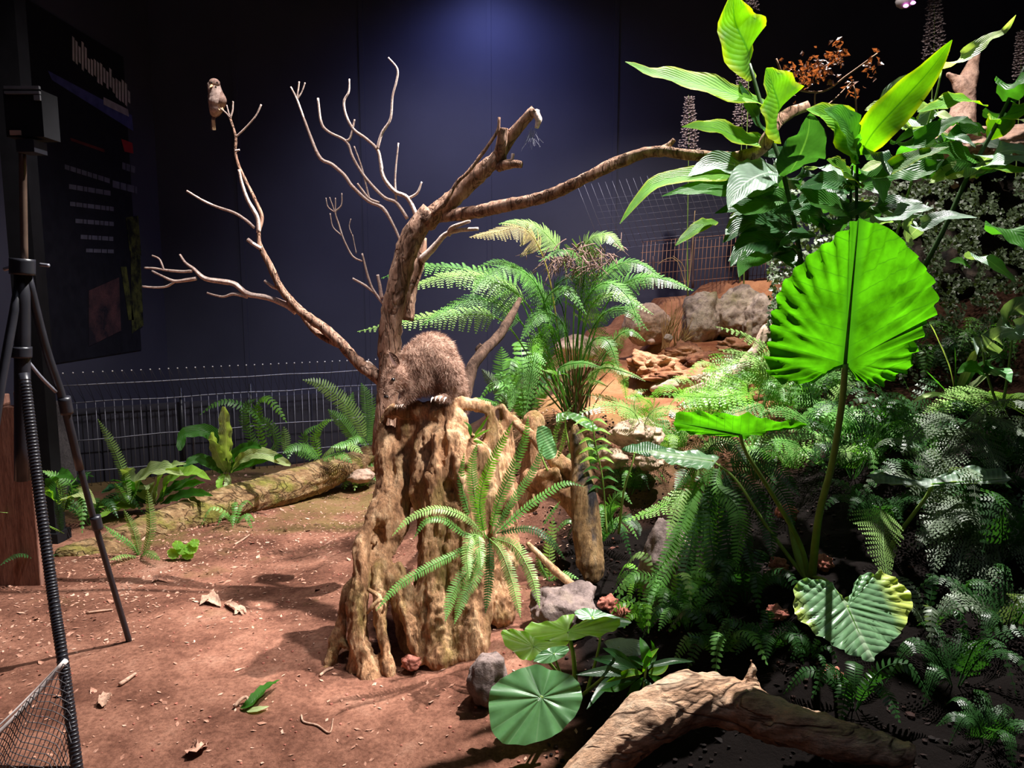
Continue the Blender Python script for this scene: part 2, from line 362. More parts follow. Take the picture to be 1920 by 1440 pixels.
# orange earth on the slope, foliage shade painted as near black on the right bank
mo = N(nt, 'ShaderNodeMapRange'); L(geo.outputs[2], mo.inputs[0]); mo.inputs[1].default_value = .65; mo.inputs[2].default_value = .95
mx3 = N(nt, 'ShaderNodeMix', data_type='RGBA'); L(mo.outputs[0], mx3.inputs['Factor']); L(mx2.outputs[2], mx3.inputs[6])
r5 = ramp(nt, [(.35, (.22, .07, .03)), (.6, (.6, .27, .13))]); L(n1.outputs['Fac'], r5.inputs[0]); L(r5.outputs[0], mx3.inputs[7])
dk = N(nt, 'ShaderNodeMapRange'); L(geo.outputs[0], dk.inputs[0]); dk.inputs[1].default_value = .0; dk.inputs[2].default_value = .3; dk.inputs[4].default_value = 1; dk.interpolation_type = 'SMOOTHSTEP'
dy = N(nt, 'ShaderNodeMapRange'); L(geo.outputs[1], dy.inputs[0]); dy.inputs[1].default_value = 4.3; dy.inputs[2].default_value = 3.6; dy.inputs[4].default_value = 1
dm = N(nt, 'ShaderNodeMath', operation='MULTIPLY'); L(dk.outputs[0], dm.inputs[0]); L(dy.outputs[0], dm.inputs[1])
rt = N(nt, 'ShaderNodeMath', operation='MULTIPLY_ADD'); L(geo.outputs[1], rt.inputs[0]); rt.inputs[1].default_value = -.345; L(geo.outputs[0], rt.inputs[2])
rm = N(nt, 'ShaderNodeMapRange'); L(rt.outputs[0], rm.inputs[0]); rm.inputs[1].default_value = -.02; rm.inputs[2].default_value = .2; rm.inputs[4].default_value = .93  # carries the painted shade on behind the right-hand ferns
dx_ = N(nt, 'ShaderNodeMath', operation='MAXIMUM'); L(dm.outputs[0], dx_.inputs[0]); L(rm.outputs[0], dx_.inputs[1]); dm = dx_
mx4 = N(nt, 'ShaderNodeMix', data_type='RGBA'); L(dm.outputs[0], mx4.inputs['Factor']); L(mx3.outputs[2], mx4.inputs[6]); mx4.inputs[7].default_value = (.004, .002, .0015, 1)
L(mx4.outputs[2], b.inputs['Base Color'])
n4 = N(nt, 'ShaderNodeTexNoise', Scale=22.0, Detail=10.0, Roughness=.75); L(v, n4.inputs['Vector'])
bp = N(nt, 'ShaderNodeBump', Strength=.8, Distance=.025); L(n4.outputs['Fac'], bp.inputs['Height']); L(bp.outputs[0], b.inputs['Normal'])
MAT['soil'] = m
# wall
def wallmat(name, c):
    m, nt, b = M(name, .55, .25); L = nt.links.new
    v = coords(nt); n1 = N(nt, 'ShaderNodeTexNoise', Scale=.8, Detail=6.0); L(v, n1.inputs['Vector'])
    r1 = ramp(nt, [(.3, tuple(q * .8 for q in c)), (.7, tuple(q * 1.2 for q in c))]); L(n1.outputs['Fac'], r1.inputs[0])
    n2 = N(nt, 'ShaderNodeTexNoise', Scale=45.0, Detail=2.0); L(v, n2.inputs['Vector'])
    r2 = ramp(nt, [(.74, (0, 0, 0)), (.79, (1, 1, 1))]); L(n2.outputs['Fac'], r2.inputs[0])
    mx = N(nt, 'ShaderNodeMix', data_type='RGBA'); L(r2.outputs[0], mx.inputs['Factor']); L(r1.outputs[0], mx.inputs[6]); mx.inputs[7].default_value = rgba([q * 2.2 for q in c])
    L(mx.outputs[2], b.inputs['Base Color']); return m
MAT['wall'] = wallmat('navy_painted_wall', (.05, .05, .078))
MAT['ceil'] = plain('black_ceiling', (.01, .01, .014), .9, .1)

# ------------------------------------------------------------------ setting
WY = 7.6; LX = -3.55; ZT = 6.4
mb = MB(); nx, ny = 230, 230
xs = np.r_[np.linspace(-3.6, -1.6, 50)[:-1], np.linspace(-1.6, 2.6, 170)[:-1], np.linspace(2.6, 5.2, 14)]
ys = np.r_[np.linspace(-1.5, 1.2, 16)[:-1], np.linspace(1.2, 5.4, 165)[:-1], np.linspace(5.4, 7.7, 50)]
mb.add([(x, y, H(x, y)) for y in ys for x in xs],
       [(j * len(xs) + i, j * len(xs) + i + 1, (j + 1) * len(xs) + i + 1, (j + 1) * len(xs) + i) for j in range(len(ys) - 1) for i in range(len(xs) - 1)])
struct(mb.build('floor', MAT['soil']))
def wall(name, a, b_, mat):
    mb = MB(); box(mb, a, b_); return struct(mb.build(name, mat, smooth=False))
wb = wall('wall_back', (LX - .1, WY, -.3), (5.2, WY + .1, ZT), MAT['wall'])
wall('wall_left', (LX - .1, -1.5, -.3), (LX, WY, ZT), MAT['wall'])
wall('wall_right', (5.1, -1.5, -.3), (5.2, WY, ZT), MAT['black_matte'])
wall('ceiling', (LX - .1, -1.5, ZT), (5.2, WY + .1, ZT + .1), MAT['ceil'])
for i, x in enumerate((-2.75, -1.5, -.25, 1.0)):
    mb = MB(); box(mb, (x, WY - .012, 0), (x + .045, WY, ZT)); struct(mb.build('trim_%d' % (i + 1), MAT['wall'], smooth=False))

# poster on the left wall
mb = MB(); y0, y1 = 5.55, 7.05; zt, zb = 3.2, 1.2
ps = thing('information_banner', 'tall dark banner with blurred white title and blue stripe on the left wall', 'banner', (LX + .02, (y0 + y1) / 2, 2.2))
box(mb, (LX + .002, y0, .95), (LX + .012, y1, 3.62)); mb.build('panel', plain('banner_black', (.012, .012, .018), .5, .2), ps, False)
def pbox(name, c, rects, x=.016, e=0, rough=.6):
    mb = MB()
    for (ya, za, yb, zb_) in rects: box(mb, (LX + .012, ya, za), (LX + x, yb, zb_))
    return mb.build(name, plain(name + '_ink', c, rough, .2, emit=e, bump=0), ps, False)
def yat(px): return abs(LX) * F / abs(px - 960) * 1.0
def bz(px, py):
    r = ray(px, py); t = (LX + .01) / r.x; q = V((0, 0, CAMZ)) + r * t; return q.y, q.z
def quad(mb, px4, x=.016):
    vs = []
    for (a, b_) in px4:
        y, z = bz(a, b_); vs.append((LX + x, y, z))
    mb.add(vs, [(0, 1, 2, 3)])
random.seed(3)
mb = MB()
for i in range(19):   # blurred title strokes
    x = 134 + i * 5.8; t = (x - 134) / 110
    top = 72 + t * 92 + random.uniform(-10, 12); bot = 112 + t * 88 + random.uniform(-6, 6)
    quad(mb, [(x, top), (x + 4.2, top + 4), (x + 4.6, bot + 4), (x + .6, bot)])
mb.build('title_lettering', plain('title_ink', (.5, .48, .56), .6, .2, bump=0), ps, False)
mb = MB(); quad(mb, [(88, 132), (246, 216), (249, 246), (96, 150)]); mb.build('blue_stripe', plain('blue_ink', (.06, .07, .26), .6, .2, bump=0), ps, False)
mb = MB(); quad(mb, [(192, 182), (238, 205), (240, 219), (192, 196)], .02); mb.build('stripe_caption', plain('caption_ink', (.34, .32, .42), .6, .2, bump=0), ps, False)
mb = MB(); quad(mb, [(226, 260), (247, 268), (249, 288), (232, 284)]); mb.build('red_mark', plain('red_ink', (.3, .02, .03), .6, .2, bump=0), ps, False)
mb = MB(); quad(mb, [(130, 258), (195, 280), (195, 286), (132, 264)]); mb.build('dark_red_line', plain('dark_red_ink', (.10, .02, .02), .6, .2, bump=0), ps, False)
tink = plain('text_ink', (.11, .11, .15), .6, .2, bump=0)
for (xa, ya, xb, yb, h) in [(228, 304, 252, 312, 13), (120, 308, 205, 335, 9), (210, 338, 256, 350, 13), (128, 345, 206, 358, 9), (130, 378, 212, 388, 8), (140, 410, 212, 416, 8), (150, 440, 212, 444, 8), (160, 466, 212, 468, 7)]:
    k = xa; mb = MB()
    while k < xb - 3:
        w = random.uniform(5, 14); e = min(xb, k + w); f0 = (k - xa) / (xb - xa); f1 = (e - xa) / (xb - xa)
        quad(mb, [(k, ya + (yb - ya) * f0), (e, ya + (yb - ya) * f1), (e, ya + (yb - ya) * f1 + h), (k, ya + (yb - ya) * f0 + h)]); k = e + 1.5
    mb.build('text_line', tink, ps, False)
mb = MB(); quad(mb, [(235, 408), (258, 404), (264, 480), (242, 470)]); quad(mb, [(244, 470), (262, 480), (268, 610), (246, 625)])
quad(mb, [(225, 500), (236, 500), (250, 600), (240, 600)]); mb.build('plant_picture', noisy('picture_green', [(.4, (.01, .012, .01)), (.66, (.12, .13, .03))], 9, bump=0), ps, False)
mb = MB(); quad(mb, [(165, 545), (222, 520), (226, 620), (165, 650)]); mb.build('animal_picture', noisy('picture_red', [(.4, (.015, .012, .02)), (.65, (.09, .04, .045))], 5, bump=0), ps, False)

# ceiling camera with pink leds
c0 = P(1697, 2, 5.0)
sl = thing('ceiling_camera', 'small dome camera with two pink glowing diodes hanging at the top edge', 'camera', c0)
mb = MB(); tube(mb, [c0 + V((0, 0, .12)), c0 + V((0, 0, 0))], [.045, .055], 16); ico(mb, c0, .058, 2, 1, 1, .8); mb.build('housing', plain('grey_housing', (.22, .2, .2), .5, .3), sl)
mb = MB(); tube(mb, [c0 + V((0, 0, .12)), V((c0.x, c0.y, ZT))], .014, 8); mb.build('ceiling_rod', MAT['black_matte'], sl)
for dx, dz in ((-.014, -.044), (.03, -.026)):
    mb = MB(); ico(mb, c0 + V((dx, -.042, dz)), .013, 2, 1.3, 1, .8); mb.build('diode', plain('pink_glow', (1, .2, .75), .4, .3, emit=6, bump=0), sl)

# ------------------------------------------------------------------ left fence (runs at an angle before the back wall)
FX0, FX1 = -3.38, -1.06
def FY(x): return 5.55 + (x - FX0) / (FX1 - FX0) * 1.25
FZ = .66
fe = thing('wire_mesh_fence', 'grey wire mesh fence with outward sloping top along the back wall at left', 'fence', (FX0, FY(FX0), 0))
for zz in (FZ, .37, .12):
    mb = MB(); pts = [V((FX0 + (FX1 - FX0) * i / 8, FY(FX0 + (FX1 - FX0) * i / 8), zz + .006 * math.sin(i * 2.3 + zz * 9))) for i in range(9)]
    tube(mb, pts, .0045, 5, 16); mb.build('horizontal_wire', MAT['wire'], fe)
nwb = 42
for i in range(nwb + 1):
    x = FX0 + (FX1 - FX0) * i / nwb
    mb = MB(); tube(mb, [V((x, FY(x) + .006, H(x, FY(x)) - .02)), V((x + .004 * math.sin(i * 3), FY(x) + .006, FZ + .004))], .0027, 4, 1)
    mb.build('vertical_wire', MAT['wire'], fe)
mb = MB()
def OV(x, t, dx=0.0): return V((x + dx * t, FY(x) - .3 * t, FZ + .26 * t))
for i in range(nwb + 1):
    x = FX0 + (FX1 - FX0) * i / nwb
    tube(mb, [OV(x, 0), OV(x, 1, .1)], .0016, 4, 1); tube(mb, [OV(x, 0), OV(min(FX1, x + .1), .95, -.1)], .0013, 4, 1)
ov = mb.build('overhang_mesh', MAT['wire_dark'], fe); ov['kind'] = 'stuff'
mb = MB(); tube(mb, [OV(FX0 + (FX1 - FX0) * i / 8, .6 + .02 * math.sin(i * 3), .1) for i in range(9)], .0045, 5, 16); mb.build('overhang_wire', MAT['wire'], fe)
mb = MB()
for i in range(nwb + 1):
    x = FX0 + (FX1 - FX0) * i / nwb; ico(mb, OV(x, 1, .1), .0065, 1)
wt_ = mb.build('wire_tips', plain('bright_wire_tip', (.8, .78, .8), .3, .6), fe); wt_['kind'] = 'stuff'
for px in (463, 330):
    u = (px - 960) / F / ct; x = -1.9 if px == 463 else -2.7
    for _ in range(20): x = (px - 960) / F * (FY(x) * 1.0)
    mb = MB(); tube(mb, [V((x, FY(x) + .03, -.05)), V((x, FY(x) + .03, FZ + .07))], .014, 8, 1); mb.build('fence_post', MAT['black'], fe)

mb = MB()
for i in range(9):
    xa, xb_ = FX0 - .15 + (FX1 - FX0 + .3) * i / 9, FX0 - .15 + (FX1 - FX0 + .3) * (i + 1) / 9 - .012
    mb.add([V((x, FY(x) + .12 + dy, z)) for x in (xa, xb_) for dy in (0, .03) for z in (-.1, .6)], [(0, 1, 5, 4), (2, 6, 7, 3), (1, 3, 7, 5), (0, 2, 3, 1), (4, 5, 7, 6)])
struct(mb.build('trim_5', wallmat('dark_low_panelling', (.035, .034, .05)), smooth=False))
# right fence (on top of the stone bank, leaning)
fr = thing('rusty_mesh_fence', 'rusty wire mesh fence on top of the stone bank at the back right', 'fence', P(1300, 540, 6.6))
mb = MB()
for i in range(40):
    a = P(1200 + i * 7.5, 545 - i * .6, 6.7); tube(mb, [a, a + V((.02, 0, .42 + .02 * math.sin(i)))], .0028, 4, 1)
for j in range(5):
    tube(mb, [P(1200, 545, 6.7) + V((0, 0, .05 + j * .095)), P(1500, 520, 6.7) + V((0, 0, .05 + j * .095))], .0028, 4, 1)
mb.build('upright_mesh', plain('rusty_wire', (.4, .2, .12), .7, .3), fr)
mb = MB()
for i in range(30):
    a = P(1130 + i * 13, 470 - i * 1.5, 6.7); e = P(1060 + i * 13, 415 - i * 1.8, 6.5); tube(mb, [a, e + V((.1, 0, .3))], .0016, 4, 1)
    if i < 9: 
        a = P(1120, 470 - i * 12, 6.68); tube(mb, [a, P(1500, 430 - i * 12, 6.68)], .0012, 4, 1)
mb.build('leaning_mesh', MAT['wire'], fr)
for px, y0_, y1_ in ((1299, 540, 440), (1225, 540, 480), (1400, 530, 450)):
    mb = MB(); tube(mb, [P(px, y0_, 6.65), P(px, y1_, 6.65)], .012, 6, 6, bump=.2, bs=80); mb.build('fence_post', plain('ribbed_bar', (.1, .06, .06), .6, .4), fr)

# ------------------------------------------------------------------ dead tree
tr = thing('dead_tree', 'leafless dead tree with forked trunk and bare branches rising behind the stump', 'tree', P(728, 830, 3.7))
def limb(l, name='branch', mat='bark', seg=14, dd=None, bump=.2, bs=42):
    mb = MB(); pts = [P(a[0], a[1], a[2] if len(a) > 3 else dd) for a in l]; rad = [a[-1] * (a[2] if len(a) > 3 else dd) / F for a in l]
    tube(mb, pts, rad, seg, max(6, len(l) * 5), bump=bump, bs=bs); return mb.build(name, MAT[mat], tr)
limb([(722, 850, 3.62, 24), (722, 790, 3.6, 20), (729, 720, 3.6, 20), (732, 620, 3.6, 21), (745, 540, 3.6, 21), (766, 460, 3.6, 20), (792, 415, 3.6, 21), (808, 395, 3.6, 18)], 'trunk', seg=20)
limb([(795, 418, 3.6, 20), (850, 372, 3.6, 17), (900, 325, 3.58, 15), (930, 298, 3.56, 15), (950, 268, 3.55, 12), (975, 235, 3.54, 10), (1003, 206, 3.52, 9)])
limb([(935, 300, 3.56, 13), (941, 270, 3.53, 11), (943, 240, 3.52, 9)])
limb([(935, 312, 3.56, 10), (960, 307, 3.5, 9), (978, 309, 3.48, 6)]); limb([(960, 303, 3.5, 3), (962, 288, 3.5, 3)], mat='twig', seg=6)
limb([(1004, 210, 3.52, 8), (1010, 225, 3.5, 6), (1006, 240, 3.5, 4)], mat='twig', seg=6)
limb([(812, 402, 3.55, 5), (835, 380, 3.5, 4), (855, 345, 3.5, 3.5), (880, 320, 3.5, 3.5), (910, 280, 3.5, 3.5), (933, 245, 3.5, 3), (936, 220, 3.5, 2.5)], mat='bark', seg=8)
limb([(820, 410, 3.6, 8), (850, 404, 3.58, 12), (900, 396, 3.5, 12), (950, 385, 3.42, 12), (1010, 372, 3.35, 11), (1060, 353, 3.28, 11), (1110, 328, 3.2, 10.5), (1160, 304, 3.15, 10), (1225, 284, 3.1, 12), (1300, 291, 3.0, 10), (1370, 294, 2.95, 10), (1420, 285, 2.92, 9.5), (1438, 262, 2.9, 9), (1455, 232, 2.9, 12), (1480, 212, 2.9, 11), (1515, 198, 2.9, 9)], 'branch')
limb([(1235, 286, 3.1, 8), (1252, 274, 3.1, 6), (1264, 262, 3.1, 4)])
limb([(762, 600, 3.75, 14), (770, 540, 3.75, 13), (790, 480, 3.75, 12), (797, 446, 3.75, 3)], seg=10)
limb([(790, 488, 3.72, 8), (812, 465, 3.7, 6), (835, 440, 3.68, 4.5), (860, 432, 3.66, 4), (897, 429, 3.65, 3)], mat='twig', seg=8)
limb([(840, 440, 3.68, 5), (850, 426, 3.66, 4), (882, 414, 3.65, 3)], mat='twig', seg=8)
limb([(866, 765, 3.5, 15), (872, 735, 3.5, 13), (885, 690, 3.55, 11), (905, 660, 3.6, 10), (935, 630, 3.7, 9), (960, 590, 3.8, 7), (975, 560, 3.9, 4)], mat='bark_shaded', seg=10)
limb([(905, 668, 3.6, 6), (895, 655, 3.6, 4), (902, 645, 3.6, 3)], mat='bark_shaded', seg=8)
tw = [
 [(782, 407, 6), (764, 371, 5), (740, 359, 5), (719, 332, 5), (713, 302, 4.5), (707, 280, 4), (685, 259, 3.5), (664, 244, 3.5), (649, 217, 3), (645, 190, 3), (654, 172, 2.5), (655, 148, 1.5)],
 [(707, 281, 4), (716, 250, 3.5), (732, 223, 3), (736, 181, 2.5), (743, 154, 2.5), (745, 130, 2.5), (728, 108, 2)],
 [(764, 373, 3.5), (782, 362, 3), (791, 341, 2)],
 [(764, 410, 4), (743, 380, 4), (722, 371, 3.5), (697, 347, 3.5), (676, 320, 3), (661, 293, 3), (649, 265, 3), (616, 247, 3), (602, 229, 3), (596, 184, 2.5)],
 [(650, 264, 3), (657, 258, 2.5), (665, 224, 1.8)],
 [(743, 382, 2.5), (741, 332, 2), (747, 268, 1.6)],
 [(752, 455, 3), (739, 425, 3), (722, 395, 4), (710, 385, 4), (691, 377, 4), (661, 350, 4), (646, 329, 4), (622, 308, 4), (598, 293, 3.5), (571, 226, 3), (557, 187, 2.5), (545, 163, 2)],
 [(557, 187, 2), (561, 153, 1.8)], [(557, 187, 1.6), (566, 172, 1.3), (572, 155, 1.5)],
 [(693, 375, 2.2), (679, 317, 2), (664, 274, 1.6)], [(711, 380, 3), (691, 371, 3), (670, 344, 2.2)],
 [(722, 573, 4), (702, 547, 3), (691, 522, 3), (679, 475, 2)], [(702, 549, 3), (684, 535, 3), (661, 522, 2.5)], [(716, 560, 5), (712, 535, 4), (708, 515, 3.5)],
 [(679, 490, 2), (661, 480, 2.2), (645, 450, 2), (635, 420, 2), (629, 398, 2), (640, 385, 1.6), (641, 362, 1.3)],
 [(628, 398, 1.5), (615, 388, 1.4), (611, 371, 1.2)], [(628, 398, 1.3), (618, 370, 1.2)], [(629, 398, 1.3), (629, 371, 1.2)],
 [(640, 441, 1.6), (624, 425, 1.4), (619, 400, 1.2)], [(660, 440, 1.3), (655, 425, 1.1), (658, 410, 1)], [(668, 475, 1.2), (664, 455, 1), (661, 440, 1.4)]]
for t_ in tw: limb([(a_, b__, r_ * .78) for a_, b__, r_ in t_], 'twig', 'twig', 7, 3.62, .1)
lb = [(716, 712, 13), (700, 700, 13), (673, 681, 10), (640, 645, 10), (601, 610, 9.5), (565, 585, 9), (529, 544, 8), (507, 500, 7), (489, 464, 6.5), (485, 436, 5.5), (491, 407, 3.6), (478, 374, 3.4), (460, 338, 3.2), (447, 310, 3), (441, 283, 3), (442, 257, 2.6), (433, 227, 2.4), (430, 217, 2)]
limb([(a, b_, 3.62 + .25 * i / len(lb), r) for i, (a, b_, r) in enumerate(lb)], seg=10)
limb([(a, b_, 3.66 + .1 * i / 4, r) for i, (a, b_, r) in enumerate([(640, 648, 7), (620, 640, 6), (601, 629, 6), (585, 615, 5.5), (568, 593, 5)])], seg=8)
for t_ in [[(485, 436, 4), (482, 407, 4), (464, 374, 3.5), (453, 342, 3), (448, 318, 2.5)],
           [(477, 427, 3), (460, 412, 2.6), (439, 399, 2.6), (410, 389, 2.3), (384, 378, 2.2), (350, 358, 2)],
           [(489, 466, 4), (476, 458, 3.5), (464, 449, 3.5)], [(522, 541, 4), (510, 537, 3), (496, 526, 2.6)],
           [(433, 222, 1.8), (424, 212, 1.4), (413, 203, 1.3)], [(432, 220, 1.8), (436, 208, 1.5), (437, 190, 1.4)], [(430, 217, 1.5), (425, 197, 1.2)],
           [(442, 257, 1.8), (460, 240, 1.6), (479, 218, 1.4), (490, 196, 1.6)], [(441, 283, 2), (449, 281, 1.6)],
           [(556, 585, 7), (535, 571, 6), (500, 558, 5.5), (464, 551, 5), (440, 533, 5), (418, 528, 5), (384, 522, 5), (363, 504, 4), (347, 492, 2.5), (337, 477, 2)],
           [(368, 522, 3.5), (350, 525, 3.5), (327, 527, 3), (305, 518, 2.2), (285, 508, 2)], [(360, 508, 3), (340, 509, 2.6), (309, 506, 2.4), (290, 503, 2), (271, 502, 1.6)],
           [(307, 505, 2), (299, 486, 1.8), (285, 479, 1.5)], [(327, 528, 2.4), (312, 537, 2), (290, 539, 2), (267, 537, 1.8)],
           [(464, 556, 4), (438, 551, 3.4), (420, 556, 2.2), (405, 554, 2), (388, 549, 1.8)], [(679, 688, 4), (690, 680, 4), (702, 690, 3)]]:
    limb(t_, 'twig' if t_[0][-1] < 4 else 'branch', 'twig', 7, 3.72, .12)

# ------------------------------------------------------------------ big stump
S = []
S.append([(722, 800, 3.15, 14), (735, 850, 3.12, 30), (745, 920, 3.08, 36), (738, 985, 3.02, 30), (715, 1040, 2.97, 22)])
S.append([(728, 780, 3.14, 10), (740, 770, 3.1, 13), (770, 768, 3.1, 18), (810, 768, 3.1, 20), (845, 760, 3.1, 14)])
S.append([(770, 775, 3.15, 25), (770, 850, 3.15, 32), (775, 920, 3.12, 30)])
S.append([(716, 795, 3.2, 9), (714, 860, 3.2, 12), (718, 930, 3.15, 18)])
S.append([(716, 795, 3.2, 8), (726, 772, 3.2, 7), (738, 764, 3.18, 8)])
S.append([(740, 930, 3.05, 30), (702, 975, 2.97, 20), (681, 1020, 2.92, 19), (675, 1080, 2.88, 18), (672, 1140, 2.85, 20), (674, 1200, 2.82, 24), (690, 1260, 2.77, 26), (705, 1300, 2.74, 17)])
S.append([(674, 1200, 2.82, 22), (662, 1260, 2.8, 15), (655, 1300, 2.78, 12)])
S.append([(668, 1075, 2.95, 6), (652, 1110, 2.94, 10), (640, 1160, 2.92, 12), (628, 1215, 2.89, 13), (614, 1265, 2.84, 12), (604, 1300, 2.8, 7)])
S.append([(634, 1200, 2.9, 9), (655, 1215, 2.86, 8), (666, 1240, 2.82, 7)])
S.append([(715, 1040, 2.95, 20), (735, 1090, 2.89, 16), (755, 1140, 2.86, 18), (775, 1190, 2.82, 18), (788, 1240, 2.79, 12)])
S.append([(710, 1060, 2.92, 16), (712, 1120, 2.86, 15), (718, 1190, 2.82, 15), (728, 1250, 2.78, 15), (745, 1290, 2.76, 10)])
S.append([(745, 1060, 2.92, 10), (765, 1100, 2.9, 11), (785, 1160, 2.86, 12), (800, 1220, 2.82, 12)])
S.append([(812, 790, 3.1, 26), (800, 850, 3.06, 32), (800, 920, 3.02, 34), (812, 1000, 2.98, 34), (815, 1080, 2.93, 36), (820, 1160, 2.88, 42), (830, 1225, 2.83, 42)])
S.append([(842, 770, 3.1, 20), (850, 820, 3.05, 40), (870, 890, 3.02, 48), (880, 970, 2.99, 50), (880, 1060, 2.95, 50), (880, 1150, 2.9, 46), (885, 1220, 2.83, 38)])
S.append([(850, 758, 3.1, 12), (870, 758, 3.1, 12), (895, 760, 3.1, 12), (918, 765, 3.12, 13), (926, 790, 3.12, 12), (920, 830, 3.1, 16), (905, 875, 3.08, 24), (900, 920, 3.05, 30)])
S.append([(938, 760, 3.16, 9), (948, 785, 3.18, 12), (953, 830, 3.2, 14), (948, 900, 3.2, 22), (945, 980, 3.18, 32), (940, 1060, 3.1, 36), (940, 1150, 3.0, 30)])
S.append([(926, 765, 3.14, 9), (940, 762, 3.16, 9)])
S.append([(840, 880, 3.3, 58), (845, 1050, 3.27, 68), (830, 1200, 3.12, 74), (860, 1240, 2.95, 40)])
S.append([(760, 1130, 3.05, 30), (780, 1220, 2.95, 30)])
S.append([(900, 870, 3.16, 34), (915, 960, 3.14, 44), (905, 1080, 3.08, 44)])
S.append([(775, 800, 3.2, 30), (800, 860, 3.2, 40)])
S.append([(872, 835, 3.04, 34), (905, 880, 3.03, 34), (915, 940, 3.0, 34)]); S.append([(935, 800, 3.16, 14), (940, 860, 3.13, 24), (938, 930, 3.1, 30)])
S.append([(815, 775, 3.06, 16), (845, 765, 3.06, 14), (858, 790, 3.06, 20)])
# short broken ridges and roots for relief
random.seed(5)
for i in range(26):
    x = random.uniform(795, 925); y = random.uniform(800, 1150); d0 = 3.0 - (y - 780) / 400 * .12 - .065
    w = random.uniform(5, 10); S.append([(x, y, d0 + .05, w), (x + random.uniform(-8, 12), y + random.uniform(30, 70), d0 + .04, w * 1.2), (x + random.uniform(-14, 18), y + random.uniform(80, 150), d0 + .06, w)])
stp = thing('tree_stump', 'large weathered hollow tree stump with buttress roots standing on the red path', 'stump', P(780, 1280, 2.8))
PITS = [(P(x, y, d), a, b_, k) for x, y, d, a, b_, k in [(782, 975, 2.98, .02, .10, .05), (776, 1055, 2.93, .018, .06, .05), (832, 838, 3.0, .014, .035, .03), (838, 915, 2.96, .02, .03, .03), (870, 880, 2.94, .014, .016, .022),
  (846, 870, 2.96, .012, .05, .018), (735, 880, 3.03, .022, .05, .035), (727, 792, 3.12, .012, .016, .04), (890, 820, 3.02, .02, .02, .03), (690, 1180, 2.78, .009, .08, .02), (796, 1130, 2.86, .008, .08, .03), (900, 1010, 2.9, .018, .03, .025), (708, 1000, 2.92, .02, .05, .02), (860, 1010, 2.92, .012, .05, .018), (838, 1120, 2.84, .008, .09, .016)]]
def sdisp(c):
    for (pc, a, b_, k) in PITS:
        q = c - pc
        if abs(q.z) < b_ * 1.6 and abs(q.x) < a * 2 and abs(q.y) < .2:
            w_ = math.exp(-(q.x / a) ** 2 - (q.z / b_) ** 2)
            if w_ > .02: return sdisp0(c) - k * w_
    return sdisp0(c)
def sdisp0(c):
    f = fib(.010, 26, 6, .5, 9)(c) + .004 * noise.fractal(V((c.x * 95, c.y * 95, c.z * 30)), 1, 2, 3)
    return f - .010 * max(0, abs(noise.noise(V((c.x * 13, c.y * 13, c.z * 3)))) * -3 + .55) - .012 * max(0, noise.noise(c * 16 + V((3, 1, 2))) - .25)
organic('trunk', [chain(c) for c in S], MAT['wood'], .0065, stp, 2, sdisp)
# thin twiggy root knots on the stump
for l in [[(690, 1105, 2.83, 4), (712, 1120, 2.8, 5), (700, 1135, 2.79, 4), (688, 1150, 2.8, 3)], [(712, 1120, 2.8, 3), (722, 1135, 2.79, 3), (716, 1150, 2.79, 2)],
          [(650, 1130, 2.9, 4), (664, 1150, 2.85, 4), (670, 1165, 2.83, 3)]]:
    mb = MB(); tube(mb, [P(a, b_, c) for a, b_, c, r in l], [r * c / F for a, b_, c, r in l], 8, bump=.2, bs=60); mb.build('root_knot', MAT['wood'], stp)

# ------------------------------------------------------------------ logs, posts
def logpiece(name, label, catg, l, mat, voxel=.01, disp=None, extra=()):
    o = organic(name, [chain(c) for c in [l] + list(extra)], MAT[mat], voxel, None, 2, disp or fib(.008, 20, 20, .4, 6))
    return tag(o, label, catg)
def lfib(amp, ax, f=26, s=.18):
    ax = V(ax).normalized()
    def g(c):
        q = c - ax * c.dot(ax) * (1 - s)
        return amp * (noise.fractal(q * f, 1, 2, 4) + .8 * noise.noise(c * 6) - 1.2 * max(0, .3 - abs(noise.noise(q * f * .5)) * 2))
    return g
a0, a1 = P(225, 1010, 4.45), P(690, 862, 5.75)
logpiece('fallen_log', 'long mossy fallen log lying along the back of the path at left', 'log',
         [(215, 1020, 4.4, 30), (300, 992, 4.55, 37), (400, 955, 4.8, 38), (500, 925, 5.1, 36), (600, 893, 5.4, 33), (660, 872, 5.6, 27), (690, 855, 5.75, 18)], 'log', .012,
         lfib(.012, a1 - a0, 16), [[(640, 870, 5.6, 14), (680, 845, 5.7, 10), (692, 840, 5.72, 7)], [(660, 890, 5.6, 10), (705, 880, 5.6, 8)]])
logpiece('log_chunk', 'short mossy log chunk at the left end of the long fallen log', 'log',
         [(130, 1040, 4.1, 22), (170, 1035, 4.15, 28), (205, 1040, 4.2, 26)], 'log', .012, lump(.02, 9))
logpiece('driftwood_log', 'thick pale tan driftwood branch arching across the bottom right foreground', 'log',
         [(1060, 1490, 1.85, 44), (1130, 1425, 1.9, 48), (1210, 1350, 1.95, 54), (1280, 1312, 2.0, 54), (1340, 1312, 2.03, 52), (1400, 1330, 1.98, 50), (1480, 1358, 1.92, 46), (1570, 1385, 1.88, 38), (1690, 1412, 1.86, 29)], 'flog', .0075,
         lfib(.009, P(1280, 1300, 2) - P(1100, 1440, 1.9), 24), [[(1265, 1290, 2.0, 26), (1290, 1280, 2.02, 22), (1330, 1290, 2.03, 22)], [(1405, 1290, 2.02, 14), (1412, 1255, 2.03, 10), (1408, 1236, 2.04, 6)], [(1408, 1270, 2.02, 10), (1430, 1320, 2.0, 10), (1436, 1345, 2.0, 7)]])
